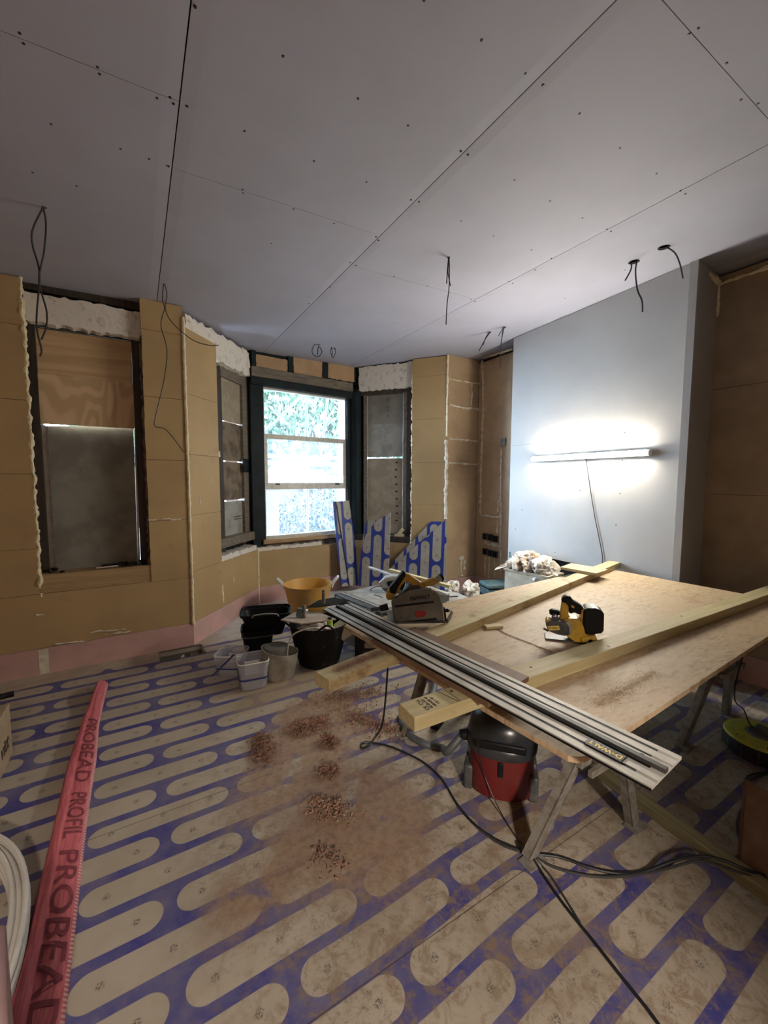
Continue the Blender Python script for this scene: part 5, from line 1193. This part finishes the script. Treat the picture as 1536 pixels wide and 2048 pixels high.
# hawk / float
hw = [(-.17, -.15), (.155, -.11), (.20, .14), (-.12, .12)]
intr('plasterers_float', 'square plasterer\'s board with an upright handle resting on top of the black trug', 'plastering tool',
     [('plate', MB().prism([(-.20, -.05), (-.035, -.165), (.235, -.10), (.10, .10), (-.10, .12)], .0, .010, 2), 'bare_board', .002, False),
      ('handle', MB().tube([(-.02, -.03, .010), (-.02, -.03, .03), (-.018, -.03, .10), (-.018, -.03, .115)], [.020, .0165, .0175, .012], 16), 'greywood', 0, True)], 0, (-.10, -.01, .385))
intr('hand_trowel', 'dark broad trowel with an upright wooden handle behind the plasterer\'s board', 'trowel',
     [('blade', MB().prism([(-.12, -.03), (-.02, .05), (.10, .05), (.24, -.04), (.14, -.07), (-.02, -.06)], .0, .006, 2, Matrix.Rotation(R(-8), 4, 'Y') @ Matrix.Rotation(R(14), 4, 'X')), 'void', .001, False),
      ('handle', MB().tube([(.02, -.02, .0), (.02, -.02, .04), (.022, -.02, .11), (.022, -.02, .12)], [.014, .015, .016, .011], 14), 'greywood', 0, True)], 0, (.02, .11, .46))
intr('gun_handle_tool', 'small green and dark metal tool standing left of the board handle', 'tool',
     [('head', MB().box(-.03, .03, -.02, .02, .0, .07, Matrix.Rotation(R(12), 4, 'Y')), 'teal', .008, False), ('jaw', MB().box(.02, .07, -.015, .015, .03, .055), 'steel_bright', .004, False)], 0, (-.155, -.03, .40))
intr('spray_can', 'lime green capped cylinder sticking up in the black trug', 'can',
     [('can', MB().tube([(0, 0, 0), (0, 0, .20)], .024, 20), 'lime', 0, True), ('cap', MB().tube([(0, 0, .2), (0, 0, .215)], .018, 18), 'black', 0, True)], 0, (.085, -.10, .19))
intr('tape_roll', 'broad pale roll leaning inside the right side of the black trug', 'roll',
     [('roll', MB().lathe([(.035, -.05), (.078, -.05), (.080, 0), (.078, .05), (.035, .05), (.034, 0)], (0, 0, .06), 32, mt=Matrix.Rotation(R(58), 4, 'Y')), 'cream', 0, True)], 0, (.15, -.04, .25))
q = MB(); k = 0
crp = MB()
def crumple(c, rad, seed, sub=3, amp=.45, sc=(1, 1, 1), q=None):
    bm = bmesh.new(); bmesh.ops.create_icosphere(bm, subdivisions=sub, radius=1.0)
    vs_ = []
    for v in bm.verts:
        p = v.co.copy(); s0 = seed*7.3
        n1_ = noise.noise(p*1.7+Vector((s0, 0, 0))); n2_ = abs(noise.noise(p*3.6+Vector((0, s0, 0)))); n3_ = abs(noise.noise(p*8.0+Vector((0, 0, s0))))
        k_ = 1+amp*(n1_*.9-n2_*.9-n3_*.22+.25)
        vs_.append(Vector(c)+Vector((p.x*sc[0], p.y*sc[1], p.z*sc[2]))*rad*k_)
    fs_ = [[v.index for v in f.verts] for f in bm.faces]; bm.free()
    q = q or MB(); q.add(vs_, fs_); return q
intr('crumpled_sheeting', 'pale crumpled sheeting stuffed in the front of the black trug', 'sheeting',
     [('sheeting', crumple((0, 0, 0), .09, 4, 4, .6, (1.5, .9, .6)), 'bag', 0, True)], 0, (-.02, -.10, .315))
wp = [TM @ Vector(p) for p in ((-.02, -.19, .36), (-.10, -.22, .365), (-.20, -.25, .33), (-.235, -.27, .22), (-.225, -.28, .12))]
tag(MB().tube(sm(wp), .0062, 8).build('grey_hose_end', 'mid_grey', smooth=True), 'thin pale grey tube curving over the front of the black trug into the beige tub', 'tube')
# orange trug
ox, oy = 1.60, 4.30
ot = thing('orange_trug', (ox, oy, 0), face_rot((ox, oy)), 'round orange trug with two white handles in front of the bay wall', 'trug')
lsub(ot, shell([(.185, 0), (.20, .02), (.235, .20), (.262, .335), (.268, .345)], .006, n=48), 'trug_body', 'orange', smooth=True)
for sx in (-1, 1):
    lsub(ot, MB().tube(sm([(sx*.262, -.055, .30), (sx*.275, -.05, .34), (sx*.325, -.03, .400), (sx*.335, .0, .408), (sx*.325, .03, .400), (sx*.275, .05, .34), (sx*.262, .055, .30)]), .011, 8), 'handle', 'white', smooth=True)
# dark box with tape under the rail
tbx = thing('dark_tool_case', (1.70, 2.90, 0), face_rot((1.70, 2.90)), 'dark dusty case wrapped in pale tape on the floor behind the far timber', 'case')
lsub(tbx, MB().box(-.20, .20, -.11, .11, 0, .29), 'case_body', 'black_dusty', .012)
lsub(tbx, MB().box(-.12, .205, -.1125, -.10, .13, .175), 'tape_band', 'canvas', .001)
lsub(tbx, MB().box(-.10, .06, -.114, -.10, .18, .27), 'olive_label', 'osb_old', .003)
lsub(tbx, MB().box(-.205, .205, -.115, .115, .291, .312), 'case_lid', 'black', .008)

# ================================================================== TABLE SAW AND THINGS BEHIND IT
def at_px(x, y, z): return G(x, y, z)
ZS = .34
c_ = [at_px(672, 1186, ZS), at_px(768, 1176, ZS), at_px(800, 1212, ZS), at_px(722, 1232, ZS)]
c0, c1_, c3 = at_px(668, 1187, ZS), at_px(742, 1172, ZS), at_px(728, 1232, ZS)
sa_ = thing('table_saw', ((c0.x+c1_.x)/2, (c0.y+c3.y)/2, 0), 0, 'grey folding table saw with a flat dusty top standing behind the black trug', 'table saw')
ex = (c1_-c0); ex.z = 0; ex = ex.normalized(); ey = Vector((ex.y, -ex.x, 0))
TSM = Matrix((ex, -ey, Vector((0, 0, 1)))).transposed().to_4x4(); TSM = Matrix.Translation((c0.x, c0.y, 0)) @ TSM
W_, D_ = .62, (c3-c0).dot(ey)
D_ = max(.55, min(D_, .75))
q = MB().box(0, W_, -D_, 0, ZS-.10, ZS, TSM); body = q.build('saw_body', 'dark_grey', sa_, bevel=.012)
MB().box(.06, W_-.03, -D_+.03, -.03, ZS, ZS+.006, TSM).build('top_plate', 'saw_top', sa_, bevel=.002)
for xx in (.09, W_-.10): MB().box(xx, xx+.018, -D_+.04, -.04, ZS+.006, ZS+.010, TSM).build('mitre_slot', 'steel', sa_, bevel=.001)
MB().box(.20, .38, -D_*.62, -D_*.42, ZS+.005, ZS+.008, TSM).build('throat_plate', 'cement_light', sa_, bevel=.001)
MB().box(.27, .285, -D_*.60, -D_*.42, ZS+.008, ZS+.0095, TSM).build('blade_slot', 'black', sa_)
MB().box(.03, W_-.06, -D_+.02, -.05, .03, ZS-.11, TSM).build('saw_base', 'dark_grey', sa_, bevel=.02)
for xx in (.02, W_-.05):
    for yy in (-D_+.02, -.06): MB().box(xx, xx+.035, yy, yy+.035, 0, ZS-.09, TSM).build('leg', 'dark_grey', sa_, bevel=.004)
MB().box(-.035, .0, -D_+.05, -.05, ZS-.045, ZS-.015, TSM).build('fence_rail', 'dark_grey', sa_, bevel=.004)
for i in range(2):
    tag(MB().box(-.11-.03*i, -.045, -D_+.02, -.10, .13+.045*i, .17+.045*i, TSM).build('timber_strip', 'sill', bevel=.002), ('lower' if i == 0 else 'upper')+' pale timber strip stacked against the left side of the table saw', 'timber')
    for_ = None
tag(MB().box(-.15, -.04, -D_+.0, -.08, 0, .129, TSM).build('packing_block', 'greywood', bevel=.004), 'grey timber block carrying the strips on the left side of the table saw', 'wood block')
# second grey plate, right of the plunge saw
ZG = .30
g0, g1, g2, g3 = at_px(868, 1192, ZG), at_px(905, 1183, ZG), at_px(945, 1200, ZG), at_px(905, 1212, ZG)
gs = thing('grey_tool_stand', ((g0.x+g2.x)/2, (g0.y+g2.y)/2, 0), 0, 'pale grey flat-topped tool case behind the board sheet right of the plunge saw', 'tool case')
MB().prism([(p.x, p.y) for p in (g0, g1, g2, g3)], 0.0, ZG, 2).build('case_body', 'dark_grey', gs, bevel=.006)
MB().prism([(p.x, p.y) for p in (g0, g1, g2, g3)], ZG, ZG+.012, 2).build('case_top', 'mid_grey', gs, bevel=.003)
m_ = (g0+g2)/2; MB().box(-.05, .05, -.012, .012, ZG+.012, ZG+.018, Matrix.Translation((m_.x, m_.y, 0)) @ Matrix.Rotation(-.4, 4, 'Z')).build('catch', 'black', gs, bevel=.002)
# grey-teal power tool on the table saw
Fq = Face(at_px(775, 1186, ZS+.01), 0)
gt = thing('corded_planer', Fq.o, Fq.a, 'dusty grey corded power tool resting on the table saw behind the yellow saw', 'power tool')
ext(Fq, gt, 'tool_body', 'mid_grey', [(762, 1164), (770, 1156), (786, 1152), (800, 1153), (812, 1162), (812, 1180), (796, 1187), (770, 1184), (762, 1176)], 0, .12, .012)
ext(Fq, gt, 'tool_base', 'dark_grey', [(764, 1176), (812, 1178), (808, 1188), (776, 1188)], -.01, .13, .006)
ext(Fq, gt, 'handle_gap', 'black', [(773, 1164), (790, 1160), (790, 1168), (776, 1174)], -.004, .01, .004)
ext(Fq, gt, 'pink_cap', 'pink', [(758, 1166), (763, 1162), (764, 1174), (759, 1174)], .01, .08, .004)
lsub(gt, MB().tube(sm([Fq.q(764, 1172, 0), Fq.q(750, 1174, -.02), Fq.q(742, 1178, -.04), Fq.q(743, 1181, -.05)]), .004, 7), 'flex', 'cable_black', smooth=True)
# long thin bars leaning across
def bar(pa_, pb_, wdt, h, name, mat, label, cat, zz0):
    o = beam(name, mat, pa_, pb_, wdt, h, bevel=.002); tag(o, label, cat); return o
za = .47
a1, b1 = at_px(738, 1137, .62), at_px(896, 1190, .38)
bar(at_px(738, 1136, .50), at_px(896, 1190, .40), .045, .018, 'metal_strip', 'alu', 'long pale metal strip sticking up to the left behind the plunge saw', 'metal strip', 0)
bar(at_px(779, 1143, .50), at_px(900, 1176, .42), .050, .032, 'timber_strip', 'timber', 'pale timber strip behind the plunge saw next to the metal strip', 'timber', 0)
sup = at_px(870, 1178, .40)
q = MB(); q.box(sup.x-.06, sup.x+.06, sup.y-.16, sup.y+.10, 0, .385); tag(q.build('storage_box', 'dark_grey', bevel=.01), 'dark box hidden behind the plunge saw carrying the two strips', 'box')
# crumpled plastic and cable bits on the floor at the back
for k, (x, y, z, r_, lab, mt) in enumerate(((905, 1176, .33, .085, 'clear crumpled bag under the end of the metal strip', 'bag'), (942, 1180, .30, .10, 'white crumpled bag in the corner behind the board sheet', 'bag'))):
    c = at_px(x, y, z); t = thing('crumpled_bag', (c.x, c.y, z-.1), 0, lab, 'bag'); crumple(c, r_, 11+k, 4, .6, (1, .8, .9)).build('bag_film', mt, t, smooth=True)
c = at_px(955, 1196, .12)
tag(MB().box(c.x-.32, c.x+.13, c.y-.15, c.y+.12, 0, .16).build('black_case', 'black_dusty', bevel=.015), 'low dusty black case on the floor in the far right corner', 'case')
# teal toolbox
tbp = at_px(995, 1180, .20); tb = thing('teal_toolbox', (tbp.x, tbp.y, 0), face_rot((tbp.x, tbp.y))+.5, 'dusty teal plastic toolbox on the floor beside the alcove sockets', 'toolbox')
lsub(tb, MB().box(-.17, .17, -.12, .12, 0, .24), 'box_body', 'teal', .012); lsub(tb, MB().box(-.18, .18, -.13, .13, .25, .30), 'box_lid', 'teal', .015); lsub(tb, MB().box(-.17, .17, -.12, .12, .235, .252), 'lid_gap', 'black', .002)
lsub(tb, MB().box(-.06, .06, -.140, -.12, .20, .27), 'catch', 'dark_grey', .004)
# cream crate with rubbish bags
k0_, k1_ = (3.02, 3.12), (3.55, 2.62)
cr0 = V2(1012, 1140, (2.95, 3.12), (3.45, 2.75)); cr1 = V2(1112, 1150, (2.95, 3.12), (3.45, 2.75))
ZCR = .60
crA, crB = at_px(1010, 1136, ZCR), at_px(1120, 1143, ZCR); crM = at_px(1096, 1153, ZCR)
crx = (crM-crA); crx.z = 0; cl_ = crx.length; crx.normalize(); cry = Vector((-crx.y, crx.x, 0))
CM = Matrix.Translation((crA.x, crA.y, 0)) @ Matrix((crx, cry, Vector((0, 0, 1)))).transposed().to_4x4()
crt = thing('cream_crate', (crA.x, crA.y, 0), 0, 'tall cream plastic bin heaped with rubbish bags by the chimney breast', 'bin')
cw = .26
q = MB()
for a_ in ((0, cl_, 0, .006), (0, cl_, cw-.006, cw), (0, .006, 0, cw), (cl_-.006, cl_, 0, cw)): q.box(a_[0], a_[1], a_[2], a_[3], .005, ZCR-.015, CM)
q.build('bin_wall', 'cream', crt, bevel=.002); MB().box(0, cl_, 0, cw, 0, .008, CM).build('bin_base', 'cream', crt)
q = MB()
for a_ in ((-.012, cl_+.012, -.012, .010), (-.012, cl_+.012, cw-.010, cw+.012), (-.012, .010, -.012, cw+.012), (cl_-.010, cl_+.012, -.012, cw+.012)): q.box(a_[0], a_[1], a_[2], a_[3], ZCR-.022, ZCR, CM)
q.build('bin_rim', 'cream', crt, bevel=.005)
for k, (u, v, z, r_, sc_, mt, lab) in enumerate(((.10, .12, .02, .125, (1.1, .9, .9), 'bag', 'white crumpled rubbish bag spilling over the left of the cream bin'), (.20, .13, .07, .125, (1.0, .9, .85), 'bag_dirty', 'dirty brownish rubbish bag in the middle of the cream bin'),
        (.34, .12, .02, .13, (1.1, .9, .95), 'bag', 'cream knotted rubbish bag at the right of the cream bin'), (.13, .16, .12, .09, (1.2, .9, .6), 'bag', 'small white bag on top of the rubbish in the cream bin'))):
    u = u*cl_/.44
    c = CM @ Vector((u, v, ZCR+z)); t = thing('rubbish_bag', (c.x, c.y, ZCR-.05), 0, lab, 'bag', 'rubbish bags in the cream bin')
    crumple(c, r_, 31+k, 4, .62, sc_).build('bag_film', mt, t, smooth=True)
    if k == 0:
        fl_ = [at_px(x, y, ZCR+.0) for x, y in ((1022, 1130), (988, 1141), (1000, 1132), (1030, 1118))]
        q = MB(); q.add([CM @ Vector((.12, .1, ZCR+.04)), at_px(1012, 1133, ZCR+.02), at_px(989, 1141, ZCR-.02), at_px(992, 1136, ZCR+.0), at_px(1008, 1127, ZCR+.05), CM @ Vector((.10, .16, ZCR+.10))], [(0, 1, 5), (1, 4, 5), (1, 2, 3), (1, 3, 4)])
        o_ = q.build('bag_tail', mt, t); sdf = o_.modifiers.new('s', 'SOLIDIFY'); sdf.thickness = .004
tag(MB().tube([CM @ Vector((.03, .05, ZCR-.1)), CM @ Vector((.0, .08, ZCR+.16))], .012, 10).build('clear_tube', 'teal', smooth=True), 'pale blue plastic tube standing in the left corner of the cream bin', 'tube')

# ================================================================== LEANING HEATING PANELS
def leaning(W, name, pix, d, th, label, lean, ux=(0, 0)):
    """panel standing in front of wall W, its plane tilted; outline from the picture"""
    base = W.at(0, 0, d); nz = (W.n+Vector((0, 0, lean))).normalized()
    pts = []
    for x, y in pix:
        r_ = ray(x, y); pts.append(CAMP+r_*((base-CAMP).dot(nz)/r_.dot(nz)))
    n = len(pts); back = [p-nz*th for p in pts]
    me = bpy.data.meshes.new(name); me.from_pydata([tuple(p) for p in pts+back], [], [list(range(n)), list(range(n, 2*n))[::-1]]+[(i, n+i, n+(i+1) % n, (i+1) % n) for i in range(n)])
    ul = me.uv_layers.new(name='UVMap'); up2 = (Vector((0, 0, 1))-nz*nz.z).normalized(); sd2 = up2.cross(nz)
    for lp_ in me.loops:
        p = me.vertices[lp_.vertex_index].co; ul.data[lp_.index].uv = (p.dot(up2)+ux[0], p.dot(sd2)+ux[1])
    me.materials.append(M['panel'])
    o = bpy.data.objects.new(name, me); col.objects.link(o); mn = min(p.z for p in pts)
    c = Vector((sum(p.x for p in pts)/n, sum(p.y for p in pts)/n, mn)); me.transform(Matrix.Translation(-c)); o.location = c
    tag(o, label, 'heating panel', 'offcuts of blue patterned heating panel leaning under the bay windows'); return o
PL1 = dict(lean=.10)
leaning(Cc, 'heating_panel', [(665, 1003), (673, 1003), (706, 1172), (683, 1173)], .20, .015, 'narrow strip of blue patterned panel, leftmost and behind the tall one', .12, (.0, .02))
leaning(Cc, 'heating_panel', [(673, 1003), (698, 1001), (722, 1170), (700, 1172)], .225, .015, 'tall narrow blue patterned panel leaning against the glazed window frame', .12, (.10, .075))
leaning(D, 'heating_panel', [(734, 1041), (752, 1041), (740, 1066), (722, 1100), (727, 1066)], .26, .015, 'blue patterned offcut peeping out behind the slanted middle panel', .10, (.1, .11))
leaning(D, 'heating_panel', [(781, 1025), (776, 1172), (716, 1172), (722, 1100), (732, 1068), (752, 1043)], .29, .015, 'blue patterned panel with a slanted top, middle one of the leaning group', .10, (.0, .0))
leaning(D, 'heating_panel', [(883, 1043), (862, 1043), (850, 1056), (782, 1128), (800, 1128), (880, 1056)], .13, .015, 'blue patterned sliver behind the long sloping edge of the rightmost panel', .10, (.13, .05))
leaning(D, 'heating_panel', [(893, 1038), (892, 1180), (778, 1180), (780, 1137)], .16, .015, 'large triangular blue patterned panel, rightmost of the leaning group', .10, (.05, .0))

# ================================================================== OUTSIDE
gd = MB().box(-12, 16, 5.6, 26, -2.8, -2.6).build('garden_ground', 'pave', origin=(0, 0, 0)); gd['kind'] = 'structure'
def leaves(name, c, rad, nn, size, mat, t, seed, up=1.0):
    rr = random.Random(seed); vs_, fs_ = [], []
    for i in range(nn):
        while True:
            p = Vector((rr.uniform(-1, 1), rr.uniform(-1, 1), rr.uniform(-1, 1)))
            if .45 < p.length < 1: break
        p = Vector((p.x*rad[0], p.y*rad[1], p.z*rad[2]))+Vector(c)
        e = Euler((rr.uniform(0, 6), rr.uniform(0, 6), rr.uniform(0, 6))).to_matrix(); s_ = size*rr.uniform(.6, 1.4); k = len(vs_)
        for q_ in ((-1, 0, 0), (0, -.45, .12), (1, 0, 0), (0, .45, .12)): vs_.append(p+e @ (Vector(q_)*s_))
        fs_.append((k, k+1, k+2, k+3))
    return MB().add(vs_, fs_).build(name, mat, t)
tr1 = thing('tree', (4.6, 12.5, -2.6), 0, 'broad bright green tree filling the upper window panes', 'tree')
leaves('foliage', (4.9, 12.5, 4.0), (6.5, 2.4, 6.0), 60000, .12, 'leaf', tr1, 1)
MB().tube([(4.8, 12.6, -2.6), (4.7, 12.5, 0), (4.9, 12.5, 3)], [.28, .24, .14], 12).build('trunk', 'bark', tr1, smooth=True)
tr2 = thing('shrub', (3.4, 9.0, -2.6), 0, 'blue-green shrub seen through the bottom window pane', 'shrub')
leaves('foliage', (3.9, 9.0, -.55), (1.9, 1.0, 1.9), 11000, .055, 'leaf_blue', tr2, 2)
MB().tube([(3.9, 9.0, -2.6), (3.9, 9, -1)], .08, 8).build('stem', 'bark', tr2)
def ypt(x, y, Y): d = ray(x, y); return CAMP+d*(Y/d.y)
sf = thing('scaffold', (2.6, 7.1, -2.6), 0, 'dark scaffold poles and boards seen through the glazed window', 'scaffold')
for k, (a_, b_) in enumerate((((532, 862), (608, 788)), ((612, 784), (614, 965)), ((656, 790), (645, 885)))):
    p, q_ = ypt(*a_, 7.0+.06*k), ypt(*b_, 7.0+.06*k); d_ = (q_-p)
    if k == 1: p, q_ = Vector((p.x, p.y, p.z+1.5)), Vector((p.x, p.y, -2.6))
    else: p, q_ = p-d_*.35, q_+d_*(.5 if k == 0 else .25)
    MB().tube([p, q_], .024, 12).build('pole', 'pole', sf, smooth=True)
for y0, y1 in ((910, 918), (922, 932)):
    p = ypt(610, y0, 7.2); q_ = ypt(610, y1, 7.2); MB().box(-1.5, 9, 7.2, 7.24, q_.z, p.z).build('scaffold_board', 'slate', sf)
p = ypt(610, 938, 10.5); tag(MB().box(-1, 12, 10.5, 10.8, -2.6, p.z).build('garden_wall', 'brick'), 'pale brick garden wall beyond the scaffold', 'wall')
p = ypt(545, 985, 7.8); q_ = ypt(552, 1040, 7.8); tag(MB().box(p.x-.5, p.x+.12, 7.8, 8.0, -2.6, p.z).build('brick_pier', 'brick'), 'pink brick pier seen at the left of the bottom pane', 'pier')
